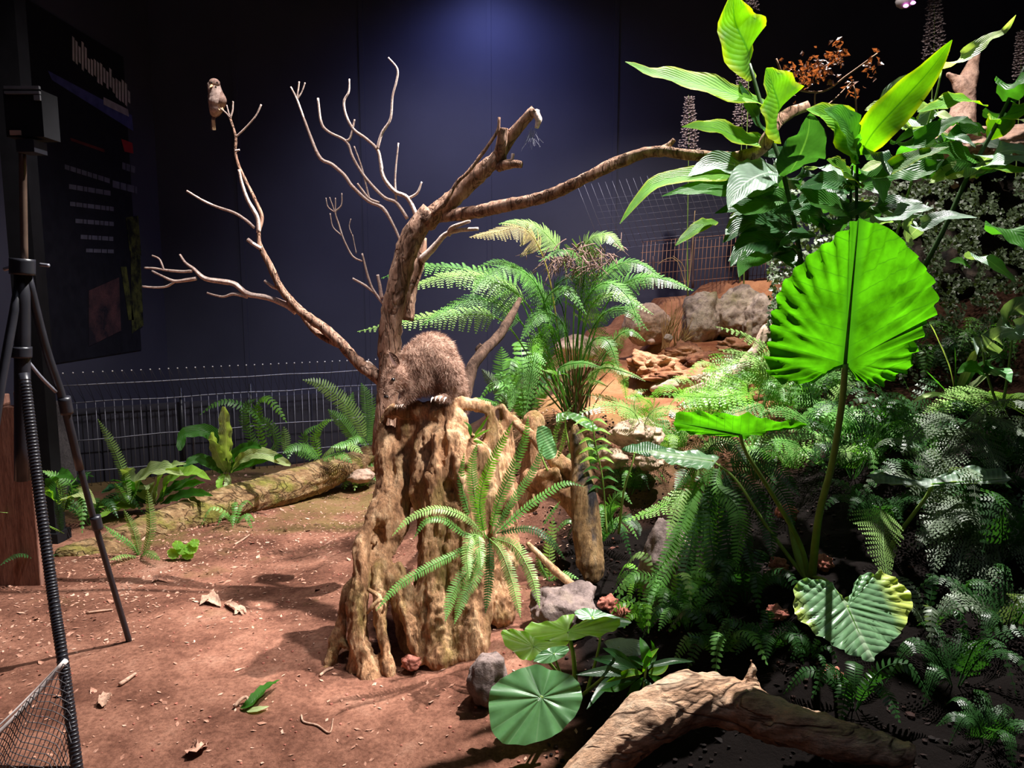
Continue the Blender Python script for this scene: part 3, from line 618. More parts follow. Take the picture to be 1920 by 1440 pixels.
logpiece('rotting_post', 'upright rotting tree post with splintered foot right of the stump', 'post',
         [(1083, 830, 3.35, 16), (1092, 900, 3.32, 24), (1100, 980, 3.3, 27), (1106, 1050, 3.25, 30), (1112, 1075, 3.24, 22)], 'post', .008, fib(.007, 30, 5, .5, 8),
         [[(1080, 800, 3.36, 7), (1085, 840, 3.35, 14)], [(1078, 835, 3.33, 9), (1074, 798, 3.33, 2)], [(1092, 840, 3.35, 8), (1094, 812, 3.35, 2)], [(1095, 1040, 3.22, 6), (1098, 1085, 3.2, 4)], [(1120, 1040, 3.22, 6), (1132, 1072, 3.21, 4)]])
logpiece('cut_log', 'pale upright cut log just behind the right shoulder of the stump', 'log',
         [(1000, 790, 3.7, 22), (1000, 860, 3.65, 22), (990, 940, 3.6, 24)], 'wood', .01, fib(.005, 30, 6, .4, 8))
logpiece('leaning_branch', 'thick pale branch leaning from the cut log down to the rotting post', 'branch',
         [(960, 785, 3.8, 9), (995, 815, 3.6, 10), (1025, 845, 3.5, 15), (1055, 875, 3.45, 20), (1075, 895, 3.45, 17)], 'wood', .009, lump(.008, 12))
logpiece('hollow_root', 'short knobbly root with a dark hollow between the fern and the post', 'root',
         [(1000, 900, 3.5, 24), (1030, 905, 3.45, 26), (1060, 920, 3.45, 26), (1075, 950, 3.45, 22)], 'wood', .009, lump(.012, 12), [[(1015, 890, 3.42, 12), (1040, 885, 3.4, 9), (1048, 900, 3.4, 8)]])
logpiece('grey_driftwood', 'smooth grey driftwood piece lying on the red slope behind the ferns', 'log',
         [(1225, 728, 4.7, 9), (1255, 722, 4.7, 15), (1300, 717, 4.7, 13), (1345, 706, 4.7, 9)], 'smooth_log', .012, lfib(.008, (1, 0, .1), 14))
logpiece('curved_branch', 'pale curved branch sloping behind the light green ferns on the slope', 'branch',
         [(1290, 738, 4.5, 10), (1340, 718, 4.5, 12), (1390, 690, 4.5, 13), (1420, 655, 4.5, 12), (1440, 620, 4.5, 14)], 'smooth_log', .012, lfib(.006, (1, 0, .5), 14))
logpiece('short_peg', 'small cut wooden peg standing on the slope left of the giant leaf', 'peg', [(1405, 605, 4.8, 6), (1405, 640, 4.8, 6)], 'smooth_log', .006, lump(.002, 20))
logpiece('lower_root', 'thin brown root lying below the fern between the stump and the post', 'root', [(990, 1020, 3.0, 6), (1040, 1070, 3.0, 9), (1090, 1110, 3.0, 7)], 'wood', .007, lump(.005, 15))
logpiece('pale_tree_fork', 'pale forked tree trunk standing at the far top right behind the leaves', 'tree',
         [(1790, 330, 4.9, 32), (1800, 240, 4.9, 26), (1812, 180, 4.9, 17), (1818, 140, 4.9, 15), (1830, 100, 4.9, 8)], 'pale_rock', .013, lump(.015, 9),
         [[(1812, 175, 4.88, 14), (1795, 150, 4.88, 9), (1776, 140, 4.88, 6)], [(1840, 260, 4.9, 20), (1850, 300, 4.9, 20)]])

# ------------------------------------------------------------------ rocks
def rock(name, label, px, py, d, rx, rz, mat, seed=0, sub=5, amp=.22, ry=None, facet=.5, catg='rock'):
    c = P(px, py, d); s = d / F; bm = bmesh.new(); bmesh.ops.create_icosphere(bm, subdivisions=sub, radius=1)
    o_ = V((seed * 7.3, seed * 3.1, seed)); R = random.Random(seed)
    planes = [(V((R.gauss(0, 1), R.gauss(0, 1), R.gauss(0, 1))).normalized(), R.uniform(.62, .9)) for _ in range(14)]
    mb = MB(); vs = []
    for v in bm.verts:
        n_ = v.co.normalized(); r = 1
        for (pn, pd) in planes:
            q = n_.dot(pn)
            if q > .05: r = min(r, r * (1 - facet) + facet * min(r, pd / q))
        r *= 1 + amp * noise.fractal(n_ * 1.8 + o_, 1, 2, 5)
        vs.append(c + V((n_.x * r * rx * s, n_.y * r * (ry or rx) * s, n_.z * r * rz * s)))
    mb.add(vs, [[v.index for v in f.verts] for f in bm.faces]); bm.free()
    return tag(mb.build(name, MAT[mat]), label, catg)
rock('boulder', 'large rounded tan boulder on the red earth slope behind the tree fern', 1215, 610, 5.6, 44, 42, 'rock', 1, 5, .12, facet=.3)
rock('stone', 'small pinkish white stone at the foot of the rounded boulder', 1221, 641, 5.35, 8, 6, 'pale_rock', 2, 3)
rock('stone', 'small blue-grey cone shaped stone right of the rounded boulder', 1253, 634, 5.35, 9, 8, 'rock_grey', 3, 3)
rock('boulder', 'flat tan boulder half hidden behind the tree fern stems', 1080, 655, 5.5, 45, 30, 'rock', 4, 5, .12, facet=.3)
rock('rock_outcrop', 'tall grey rock slab leaning at the top of the slope left of the rock face', 1318, 600, 5.6, 42, 60, 'rock_grey', 5, 5, .2)
rock('rock_outcrop', 'broad grey brown rock face under the rusty fence', 1385, 592, 5.6, 62, 62, 'rock_grey', 6, 5, .3)
rock('rock_outcrop', 'dark rock at the right end of the rock face beside the giant leaf', 1432, 605, 5.4, 46, 50, 'rock_grey', 16, 5, .3)
rock('rock_ledge', 'broad flat topped orange earth ledge in the middle of the slope', 1330, 690, 5.0, 75, 30, 'earth', 7, 5, .35, 50, .9)
rock('rock_ledge', 'craggy orange earth ledge right of the tree fern stems', 1225, 688, 4.95, 52, 30, 'earth', 8, 5, .4, 44, .9)
rock('rock_ledge', 'small craggy earth ledge under the grey rock slab', 1285, 662, 5.2, 40, 20, 'earth', 28, 5, .4, 34, .9)
rock('rock_ledge', 'low brown earth ledge just above the smooth grey driftwood', 1262, 706, 4.75, 60, 12, 'earth', 29, 5, .4, 30, .9)
rock('rock_ledge', 'brown earth ledge between the rock face and the curved branch', 1385, 650, 5.1, 48, 20, 'earth', 27, 5, .4, 34, .9)
rock('rock', 'pinkish grey flat topped rock beside the round leaved plant', 915, 1268, 2.52, 45, 62, 'rock_dark', 9, 5, .12, facet=.7)
rock('rock', 'rough mossy grey rock under the front fern fronds', 1062, 1140, 2.95, 72, 50, 'rock_dark', 10, 5, .25)
rock('rock', 'small red lava rock between the stump roots', 772, 1240, 2.78, 22, 15, 'rock_red', 11, 4, .3)
rock('rock', 'small brown clod lying on the path before the stump', 683, 1330, 2.66, 17, 13, 'rock_red', 12, 4)
rock('rock', 'pale flat stone behind the stump at the end of the long log', 676, 893, 5.5, 30, 14, 'rock', 13, 4)
rock('rock', 'angular peach coloured rock under the light ferns right of the post', 1195, 815, 3.9, 50, 34, 'rock', 14, 5)
rock('rock', 'small tan rock below the angular peach rock', 1150, 860, 3.75, 32, 22, 'rock', 15, 4)
rock('rock', 'tan rock in the middle right of the rotting post top', 1215, 865, 3.8, 30, 18, 'rock', 18, 4)
rock('boulder', 'tall shaded grey green boulder under the drooping fern', 1250, 1075, 3.05, 58, 105, 'rock_dark', 17, 5, .16)
rock('rock', 'pale jagged rock high at the right under the forked trunk', 1800, 270, 4.7, 60, 34, 'pale_rock', 19, 5, .3)
rock('rock', 'pinkish rock at the right edge behind the silvery leaves', 1890, 265, 4.6, 50, 30, 'pale_rock', 20, 5, .3)
rock('rock', 'brick coloured flat rock glimpsed behind dark leaves at the rusty fence', 1420, 468, 6.4, 42, 12, 'rock', 22, 4)
for i, (px, py, d, lab) in enumerate([(1140, 1130, 3.0, 'red lava rock lying behind the lime round leaf'), (1165, 1150, 2.95, 'red lava rock right of the lime round leaf'), (1460, 1060, 2.85, 'red lava rock at the left foot of the giant leaf stem'),
                                (1545, 1055, 2.85, 'red lava rock at the right foot of the giant leaf stem'), (1455, 1150, 2.6, 'red lava rock left of the lower variegated leaf'), (1560, 1265, 2.3, 'red lava rock below the lower variegated leaf'), (1475, 960, 3.1, 'red lava rock behind the leaning leaf stems')]):
    rock('lava_rock', lab, px, py, d, 20, 16, 'rock_red', 30 + i, 4, .45)

# ------------------------------------------------------------------ fern fronds
def frond(parent, pts, w, n=26, kind='simple', mat='f_mid', start=.06, nrm=None, rr=.0022, taper='both', droop=.15, leaf_w=None, smat=None, name='frond', twist=0, curl=0):
    """pts: world points base->tip, w: half width in metres"""
    nrm = V(nrm or (0, -.55, .83)).normalized()
    mb = MB(); c = cat(pts, n * 2)
    L = sum((b_ - a).length for a, b_ in zip(c, c[1:])); step = L * (1 - start) / n
    for i in range(n):
        t = start + (1 - start) * (i + .5) / n
        k = min(len(c) - 2, int(t * (len(c) - 1))); p = c[k].lerp(c[k + 1], t * (len(c) - 1) - k)
        T = (c[min(k + 2, len(c) - 1)] - c[max(k - 1, 0)]).normalized()
        Nn = (nrm - T * nrm.dot(T)); Nn = Nn.normalized() if Nn.length > .05 else T.orthogonal()
        Sd = T.cross(Nn).normalized(); u = (t - start) / (1 - start)
        prof = math.sin(PI * min(1, (u + .12) / 1.12)) ** .55 if taper == 'both' else (1 - u) ** .75
        if taper == 'both' and u > .75: prof *= 1 - ((u - .75) / .25) ** 2 * .6
        ll = w * max(.06, prof)
        for sgn in (-1, 1):
            l_ = ll * random.uniform(.88, 1.08); j = random.uniform(-.08, .08)
            D = (Sd * sgn * 1 + T * (.28 + j + curl) - Nn * (droop + random.uniform(-.08, .08))).normalized()
            lw = (leaf_w or step * .36)
            if kind == 'simple':
                A = T * lw; m1 = p + D * l_ * .45 - Nn * l_ * .02; m2 = p + D * l_ * .8 - Nn * l_ * .1; tip = p + D * l_ * 1.02 - Nn * l_ * .2 + T * lw * .4
                mb.add([p - A * .8, p + A * .8, m1 + A, m1 - A * .9, m2 + A * .72, m2 - A * .6, tip], [(0, 1, 2, 3), (3, 2, 4, 5), (5, 4, 6)],
                       [(0, .3), (0, .7), (.4, .8), (.4, .2), (.8, .7), (.8, .3), (1, .5)])
            else:
                q = max(4, int(l_ / (step * .5))) if kind == 'bi' else 7
                q = min(q, 15); E = D.cross(Nn).normalized(); vs = []; fs = []
                for a in range(q):
                    uu = a / q; pc = p + D * l_ * uu - Nn * l_ * (.16 * uu * uu); wl = min(step * .5, l_ * .3) * (1 - uu) ** .6 + .002; sw = l_ / q * .36
                    for s2 in (-1, 1):
                        b0 = len(vs); d2 = (E * s2 + D * .35).normalized()
                        vs += [pc - D * sw, pc + D * sw, pc + D * sw * .8 + d2 * wl, pc + d2 * wl * .85 - D * sw * .35]
                        fs.append((b0, b0 + 1, b0 + 2, b0 + 3))
                mb.add(vs, fs, [(.5, .2)] * len(vs))
    tube(mb, pts, [rr, rr * .9, rr * .35], 4, min(24, n), cap=False)
    return mb.build(name, G[mat], parent)
def pxs(l): return [P(*a) for a in l]
def fern(name, label, base, fr, catg='fern', **kw):
    b = P(*base) if len(base) == 3 and base[2] > 0 else base
    t = thing(name, label, catg, b)
    for f in fr:
        k = dict(kw); k.update(f[2] if len(f) > 2 else {})
        frond(t, [P(*q) for q in f[0]], f[1], **k)
    return t
def dfr(l, d0, d1):
    n = len(l) - 1
    return [(x, y, d0 + (d1 - d0) * i / n) for i, (x, y) in enumerate(l)]

# front sword fern on the stump
KS = .82
KF = [
 (dfr([(910, 1010), (900, 940), (915, 880), (945, 820), (962, 790)], 2.8, 2.75), .036, dict(mat='f_lime', n=34)),
 (dfr([(920, 1000), (935, 940), (965, 870), (985, 820), (990, 780)], 2.8, 2.8), .034, dict(mat='f_mid', n=34)),
 (dfr([(925, 1000), (960, 940), (1000, 880), (1020, 830)], 2.85, 2.9), .028, dict(mat='f_mid', n=30)),
 (dfr([(905, 1005), (890, 930), (885, 870), (895, 830)], 2.85, 2.85), .034, dict(mat='f_mid', n=30)),
 (dfr([(930, 1000), (975, 960), (1015, 930), (1060, 905), (1095, 912)], 2.8, 2.85), .03, dict(mat='f_mid', n=24)),
 (dfr([(905, 1000), (870, 968), (820, 953), (770, 970), (735, 1005)], 2.8, 2.66), .03, dict(mat='f_light', n=30)),
 (dfr([(905, 1005), (870, 1000), (835, 975), (800, 975), (775, 1010)], 2.78, 2.68), .026, dict(mat='f_mid', n=24)),
 (dfr([(900, 1015), (850, 1040), (800, 1065), (745, 1100), (705, 1145)], 2.78, 2.55), .028, dict(mat='f_mid', n=36, nrm=(.2, -.7, .6))),
 (dfr([(905, 1010), (885, 1005), (876, 1040), (880, 1085)], 2.78, 2.62), .034, dict(mat='f_light', n=22, nrm=(0, -1, .3))),
 (dfr([(905, 1010), (898, 1005), (900, 1035), (902, 1065)], 2.78, 2.65), .03, dict(mat='f_light', n=18, nrm=(0, -1, .3))),
 (dfr([(905, 1020), (885, 1060), (850, 1110), (835, 1165)], 2.76, 2.55), .036, dict(mat='f_mid', n=28, nrm=(.2, -1, .2))),
 (dfr([(908, 1020), (895, 1075), (868, 1120), (852, 1170)], 2.76, 2.58), .034, dict(mat='f_mid', n=28, nrm=(-.2, -1, .2))),
 (dfr([(918, 1010), (940, 1035), (960, 1090), (976, 1158)], 2.76, 2.56), .034, dict(mat='f_light', n=30, nrm=(0, -1, .2))),
 (dfr([(922, 1008), (965, 1025), (995, 1075), (1012, 1140)], 2.76, 2.56), .034, dict(mat='f_light', n=30, nrm=(0, -1, .2))),
 (dfr([(918, 1010), (918, 1060), (915, 1110), (910, 1150)], 2.8, 2.7), .026, dict(mat='f_dark', n=22, nrm=(0, -1, .2))),
 (dfr([(915, 1010), (880, 960), (865, 900), (870, 850)], 2.9, 2.92), .026, dict(mat='f_mid', n=26)),
 (dfr([(930, 1000), (990, 990), (1030, 1010), (1060, 1050)], 2.85, 2.8), .028, dict(mat='f_dark', n=24)),
]
fern('sword_fern', 'bright sword fern growing on the front of the tree stump', (912, 1010, 2.8), [(a, b_ * KS, dict(c_, n=int(c_['n'] * 1.25))) for a, b_, c_ in KF], droop=.12)
fern('sword_fern', 'small pale sword fern standing between the stump fern and the rotting post', (1030, 1090, 3.05),
     [(dfr([(1032, 1090), (1030, 1040), (1038, 970)], 3.05, 3.05), .03, dict(mat='f_light', n=18, nrm=(0, -1, .2))), (dfr([(1030, 1090), (1015, 1065), (1005, 1040)], 3.05, 3.0), .02, dict(n=12)), (dfr([(1030, 1090), (1055, 1075), (1085, 1085)], 3.05, 3.0), .02, dict(n=12))])
fern('sword_fern', 'thin new sword fern stalks rising behind the stump beside the small taro leaf', (1035, 880, 3.4),
     [(dfr([(1040, 850), (1045, 800), (1078, 755)], 3.4, 3.4), .016, dict(mat='f_light', n=18)), (dfr([(1045, 860), (1055, 830), (1062, 795)], 3.4, 3.4), .014, dict(mat='f_light', n=14)), (dfr([(1018, 985), (1035, 960), (1050, 940)], 3.2, 3.2), .012, dict(mat='f_mid', n=10))])

# tree fern
TFs = []
def tf(l, w, d0=4.35, d1=4.1, start=.45, **k):
    kk = dict(kind='bi', n=27, start=start, rr=.006, taper='one'); kk.update(k); TFs.append((dfr(l, d0, d1), w, kk))
tf([(1075, 780), (1050, 640), (1025, 500), (985, 430), (930, 435), (880, 445)], .17, d1=3.9, start=.66, mat='f_brown')
tf([(1078, 780), (1060, 640), (1060, 500), (1020, 435), (975, 415), (935, 420)], .15, d1=4.2, start=.7, mat='f_light')
tf([(1080, 780), (1075, 620), (1085, 500), (1105, 450), (1140, 440), (1170, 470)], .15, d1=4.1, start=.7, mat='f_light')
tf([(1082, 780), (1090, 640), (1110, 540), (1160, 495), (1200, 495), (1240, 520)], .15, d1=4.1, start=.62, mat='f_mid')
tf([(1085, 780), (1110, 640), (1150, 550), (1200, 520), (1250, 525), (1300, 545)], .14, d1=4.1, start=.62, mat='f_mid')
tf([(1072, 780), (1020, 640), (980, 560), (900, 520), (830, 520), (750, 545)], .19, d0=4.3, d1=3.9, start=.5, mat='f_light')
tf([(1072, 780), (1010, 640), (960, 540), (870, 505), (780, 500), (715, 522)], .17, d0=4.4, d1=4.3, start=.5, mat='f_mid')
tf([(1070, 780), (1000, 680), (940, 600), (860, 590), (770, 600), (670, 622)], .15, d0=4.3, d1=4.0, start=.5, mat='f_light')
tf([(1070, 780), (1015, 670), (965, 590), (900, 560), (840, 580), (790, 610)], .16, d0=4.3, d1=3.8, start=.5, mat='f_mid')
tf([(1074, 780), (1040, 650), (1010, 540), (960, 500), (910, 520), (880, 560)], .15, d0=4.3, d1=3.8, start=.55, mat='f_mid')
tf([(1080, 780), (1080, 650), (1100, 560), (1140, 530), (1180, 560), (1200, 620)], .12, d0=4.3, d1=3.9, start=.55, mat='f_mid')
tf([(1070, 785), (1030, 720), (1010, 660), (1000, 690), (985, 780)], .11, d0=4.25, d1=3.9, start=.35, mat='f_mid', nrm=(0, -1, .2))
tf([(1070, 785), (1035, 700), (1020, 630), (1000, 640), (1000, 700)], .1, d0=4.25, d1=4.0, start=.4, mat='f_lime', nrm=(0, -1, .2))
tf([(1078, 785), (1085, 700), (1110, 640), (1140, 640), (1160, 690)], .11, d0=4.2, d1=3.9, start=.45, mat='f_mid')
tf([(1082, 785), (1120, 700), (1150, 640), (1180, 620), (1210, 640)], .1, d0=4.2, d1=4.1, start=.5, mat='f_mid')
tf([(1060, 740), (1040, 700), (1020, 695)], .07, d0=4.1, d1=3.9, start=.1, mat='f_light')
tf([(1090, 720), (1130, 690), (1180, 700), (1210, 715)], .06, d0=4.1, d1=3.9, start=.1, mat='f_light')
tf([(1070, 780), (1050, 720), (1050, 690), (1090, 680), (1130, 690)], .08, d0=4.1, d1=3.8, start=.4, mat='f_mid')
tf([(1072, 780), (1060, 600), (1040, 540), (1080, 520), (1110, 560)], .12, d0=4.4, d1=4.2, start=.6, mat='f_dark')
for (l_, w_, m_) in [([(1070, 780), (1045, 650), (1020, 570), (1060, 540), (1100, 590)], .11, 'f_mid'), ([(1080, 780), (1100, 650), (1130, 590), (1175, 580), (1215, 620)], .11, 'f_mid'),
    ([(1076, 780), (1070, 660), (1050, 600), (1010, 590), (975, 640)], .12, 'f_mid'), ([(1082, 780), (1095, 620), (1120, 560), (1170, 555), (1225, 590)], .11, 'f_light'), ([(1072, 780), (1045, 620), (1000, 530), (940, 490), (890, 505)], .13, 'f_mid'),
    ([(1084, 785), (1110, 720), (1135, 680), (1165, 700), (1175, 750)], .08, 'f_lime'), ([(1066, 785), (1020, 730), (990, 700), (965, 730), (955, 775)], .09, 'f_mid'), ([(1080, 780), (1085, 600), (1095, 500), (1060, 470), (1010, 490)], .12, 'f_mid'),
    ([(1078, 785), (1085, 740), (1110, 715), (1140, 725)], .06, 'f_light'), ([(1072, 785), (1050, 650), (1030, 610), (1010, 650), (1015, 700)], .08, 'f_lime')]:
    tf(l_, w_, d0=4.32, d1=4.0, start=.5, mat=m_)
TFm = fern('tree_fern', 'large feathery tree fern with many stems rising behind the stump', (1078, 785, 4.3), TFs)
mb = MB(); random.seed(9)   # dead brown fronds and bare stalks round the crown
for i in range(46):
    a = P(1078 + random.uniform(-22, 26), 785, 4.3 + random.uniform(-.12, .12)); s = random.uniform(-1, 1)
    e = P(1078 + s * 75, random.uniform(640, 720), 4.2 + random.uniform(-.2, .3)); tube(mb, [a, a.lerp(e, .5) + V((0, 0, .03)), e], [.005, .004, .002], 4, 5, cap=False)
mb.build('dry_stalks', G['stem_brown'], TFm)
mb = MB()
for i in range(240):
    c_ = P(random.gauss(1085, 38), random.gauss(485, 16), 4.2 + random.uniform(-.15, .15)); d_ = V((random.gauss(0, 1), random.gauss(0, 1), -abs(random.gauss(0, 1)) - .3)).normalized()
    tube(mb, [c_, c_ + d_ * .04 + V((0, 0, .005)), c_ + d_ * random.uniform(.05, .12)], [.004, .004, .001], 4, 4, cap=False, flat=.4)
mb.build('withered_fronds', plain('withered_frond', (.22, .14, .12), .9, .1), TFm)

# generic fern clumps ------------------------------------------------------------
def clump(name, label, px, py, d, n, L, w, mats, kind='simple', seed=0, arc=(0, 2 * PI), lift=.7, nf=22, ground=True, drop=.5, start=.08, rr=.002, taper='both', catg='fern', base=None):
    R = random.Random(seed); random.seed(seed)
    b = base or (gp(px, py) if ground else P(px, py, d))
    t = thing(name, label, catg, b)
    for i in range(n):
        a = arc[0] + (arc[1] - arc[0]) * (i + R.uniform(.2, .8)) / n; l_ = L * R.uniform(.7, 1.12); li = lift * R.uniform(.7, 1.25)
        dx, dy = math.cos(a), math.sin(a)
        p0 = b + V((dx * .01, dy * .01, 0)); p1 = b + V((dx * l_ * .3, dy * l_ * .3, l_ * li * .6)); p2 = b + V((dx * l_ * .65, dy * l_ * .65, l_ * li * .75)); p3 = b + V((dx * l_ * .95, dy * l_ * .95, l_ * (li * .75 - drop * R.uniform(.5, 1.1))))
        frond(t, [p0, p1, p2, p3], w * R.uniform(.85, 1.1), nf, kind, R.choice(mats), start, (dx * .25 + .0, dy * .25 - .35, .85), rr, taper)
    return t
# left side, individually traced
fern('sword_fern', 'arching sword fern in front of the mesh fence beside the fence post', (515, 845, 5.6), [
    (dfr([(511, 830), (490, 785), (464, 765), (430, 752), (402, 757), (374, 778)], 5.7, 5.5), .05, dict(n=26)),
    (dfr([(505, 850), (475, 830), (462, 800), (457, 786), (462, 760), (480, 748)], 5.7, 5.5), .05, dict(n=24, nrm=(0, -1, .2))),
    (dfr([(500, 850), (485, 800), (480, 760), (497, 745), (520, 765), (538, 793)], 5.7, 5.5), .05, dict(n=26, mat='f_lime')),
    (dfr([(534, 850), (535, 825), (532, 800)], 5.6, 5.6), .045, dict(n=12, mat='f_light', nrm=(0, -1, .2))),
    (dfr([(505, 850), (520, 830), (510, 800), (490, 780)], 5.6, 5.5), .045, dict(n=18, nrm=(0, -1, .2)))], mat='f_mid')
fern('sword_fern', 'tall sword fern left of the tree trunk against the fence', (680, 830, 5.6), [
    (dfr([(685, 830), (672, 790), (640, 750), (605, 722), (567, 712)], 5.6, 5.5), .075, dict(n=34, nrm=(.2, -1, .3), mat='f_light')),
    (dfr([(688, 835), (692, 790), (688, 750), (677, 718)], 5.6, 5.6), .07, dict(n=30, nrm=(0, -1, .2))),
    (dfr([(680, 835), (660, 815), (640, 790), (615, 768)], 5.5, 5.4), .06, dict(n=24, nrm=(0, -1, .2))),
    (dfr([(675, 838), (650, 800), (655, 760), (662, 735)], 5.7, 5.7), .06, dict(n=24, nrm=(0, -1, .2))),
    (dfr([(690, 838), (705, 800), (700, 760)], 5.7, 5.7), .06, dict(n=20, nrm=(0, -1, .2))),
    (dfr([(690, 838), (675, 820), (650, 830), (620, 838)], 5.4, 5.2), .05, dict(n=20))], mat='f_mid')
fern('sword_fern', 'low feathery sword fern spreading over the far end of the long log', (600, 860, 5.4), [
    (dfr([(600, 862), (590, 815), (610, 790), (626, 788)], 5.5, 5.5), .05, dict(n=20, mat='f_lime')),
    (dfr([(598, 862), (575, 840), (570, 812), (600, 795)], 5.5, 5.4), .045, dict(n=20)),
    (dfr([(600, 860), (620, 842), (650, 832), (680, 850)], 5.4, 5.2), .06, dict(n=24, mat='f_light')),
    (dfr([(600, 862), (580, 840), (555, 835), (530, 850)], 5.4, 5.2), .06, dict(n=22)),
    (dfr([(590, 862), (560, 845), (545, 840), (540, 860)], 5.4, 5.2), .05, dict(n=16)),
    (dfr([(602, 862), (622, 855), (640, 852), (660, 868)], 5.3, 5.2), .05, dict(n=16))], mat='f_mid')
fern('sword_fern', 'single tall sword fern frond standing before the fence at left', (240, 945, 4.7), [
    (dfr([(242, 945), (235, 900), (215, 845), (183, 785)], 4.7, 4.7), .038, dict(n=36, nrm=(.2, -1, .2), mat='f_light')),
    (dfr([(240, 945), (228, 925), (215, 905)], 4.7, 4.5), .03, dict(n=12)),
    (dfr([(240, 945), (255, 920), (262, 900)], 4.7, 4.6), .03, dict(n=12))], mat='f_mid')
fern('sword_fern', 'pair of upright sword fern fronds growing in front of the mossy log', (262, 1045, 4.1), [
    (dfr([(268, 1045), (282, 990), (276, 915)], 4.1, 4.1), .034, dict(n=28, nrm=(0, -1, .2), mat='f_light')),
    (dfr([(262, 1045), (252, 1000), (232, 955)], 4.1, 4.05), .03, dict(n=24, nrm=(.1, -1, .2), mat='f_light')),
    (dfr([(262, 1045), (245, 1020), (215, 1000), (195, 985)], 4.1, 4.0), .022, dict(n=18)),
    (dfr([(262, 1045), (235, 1040), (205, 1050)], 4.1, 3.9), .03, dict(n=14, mat='f_light')),
    (dfr([(262, 1045), (275, 1035), (300, 1050)], 4.1, 3.9), .03, dict(n=14)),
    (dfr([(262, 1048), (265, 1060), (280, 1075)], 4.1, 3.95), .03, dict(n=12))], mat='f_mid')
fern('sword_fern', 'dim sword fern behind the tripod legs at the left', (120, 1000, 4.0), [
    (dfr([(115, 1000), (110, 960), (106, 920)], 4.0, 4.0), .03, dict(n=24, nrm=(0, -1, .2))),
    (dfr([(120, 960), (110, 900), (90, 885), (76, 882)], 4.1, 4.0), .035, dict(n=22, mat='f_light')),
    (dfr([(120, 960), (135, 915), (115, 895), (80, 885)], 4.1, 4.0), .045, dict(n=24, mat='f_mid')),
    (dfr([(120, 960), (130, 930), (150, 925), (160, 960)], 4.1, 4.0), .04, dict(n=20)),
    (dfr([(120, 1000), (90, 985), (40, 965), (0, 960)], 4.0, 3.6), .015, dict(n=26, mat='f_light')),
    (dfr([(120, 960), (140, 900), (165, 890), (150, 905)], 4.1, 4.1), .045, dict(n=18)),
    (dfr([(110, 1040), (70, 1040), (30, 1040), (0, 1060)], 3.8, 3.5), .03, dict(n=20))], mat='f_dark')
clump('sword_fern', 'low dark green ferns between the tripod and the mossy log', 170, 985, 4.35, 9, .35, .035, ['f_mid', 'f_dark'], seed=21)
clump('ground_fern', 'tiny fern sprigs on the path side of the mossy log below its middle', 440, 985, 4.45, 8, .2, .022, ['f_mid', 'f_light'], seed=22, nf=14)
clump('ground_fern', 'small light fern growing at the back corner of the path beside the stump', 675, 915, 4.9, 11, .2, .045, ['f_light', 'f_mid'], seed=23, nf=14, lift=.9)
clump('sword_fern', 'dark sword fern standing at the wall right of the animal', 985, 790, 5.0, 9, .42, .06, ['f_dark', 'f_mid'], seed=24, lift=1.2)
fern('sword_fern', 'shaded upright sword ferns between the animal and the tree fern', (955, 770, 4.8), [
    (dfr([(955, 770), (945, 720), (940, 650)], 4.8, 4.8), .08, dict(n=26, nrm=(0, -1, .2))),
    (dfr([(955, 770), (935, 730), (903, 692)], 4.8, 4.6), .05, dict(n=26, nrm=(.3, -1, .3), mat='f_grey')),
    (dfr([(955, 770), (975, 720), (970, 670)], 4.9, 4.9), .07, dict(n=22, nrm=(0, -1, .2))),
    (dfr([(955, 770), (930, 755), (890, 745)], 4.8, 4.6), .04, dict(n=18))], mat='f_mid')
# light bracken behind the horizontal elephant-ear leaf
def brack(label, base, l, mat='f_mid', w=.1, name='bracken_fern', start=.3, n=18, **kw):
    fr_ = [(q[0], q[1] if len(q) > 1 else w, dict(mat=q[2] if len(q) > 2 else mat)) for q in l]
    return fern(name, label, base, fr_, kind='bi', n=n, start=start, rr=.003, taper='one', **kw)
brack('bright light green bracken spreading over the rocks right of the post', (1200, 840, 3.9), [
    (dfr([(1210, 840), (1190, 775), (1140, 760), (1080, 778)], 3.9, 3.6), .11, 'f_light'), (dfr([(1200, 840), (1215, 780), (1250, 765), (1290, 795)], 3.9, 3.6), .11, 'f_light'),
    (dfr([(1210, 840), (1180, 770), (1130, 745), (1090, 740)], 4.1, 4.1), .09, 'f_light'), (dfr([(1205, 840), (1190, 765), (1195, 735), (1215, 730)], 4.1, 4.2), .08, 'f_light'),
    (dfr([(1205, 840), (1225, 770), (1200, 745), (1170, 745)], 4.0, 3.9), .1, 'f_lime')])
brack('bright bracken sloping across the curved branch left of the giant leaf', (1400, 800, 3.9), [
    (dfr([(1400, 800), (1400, 720), (1350, 730), (1270, 765)], 3.9, 3.7), .16, 'f_lime'), (dfr([(1410, 800), (1430, 690), (1390, 680), (1330, 700)], 4.0, 3.9), .14, 'f_light'),
    (dfr([(1420, 800), (1450, 680), (1400, 630), (1340, 612)], 3.9, 3.9), .1, 'f_light'), (dfr([(1420, 800), (1440, 700), (1400, 665), (1345, 655)], 3.9, 3.8), .08, 'f_light'),
    (dfr([(1400, 800), (1410, 740), (1340, 745), (1240, 740)], 3.8, 3.5), .12, 'f_lime'), (dfr([(1420, 800), (1450, 730), (1500, 740), (1540, 760)], 3.9, 3.7), .13, 'f_mid'),
    (dfr([(1420, 800), (1430, 760), (1390, 770), (1330, 790)], 3.7, 3.5), .11, 'f_mid')])
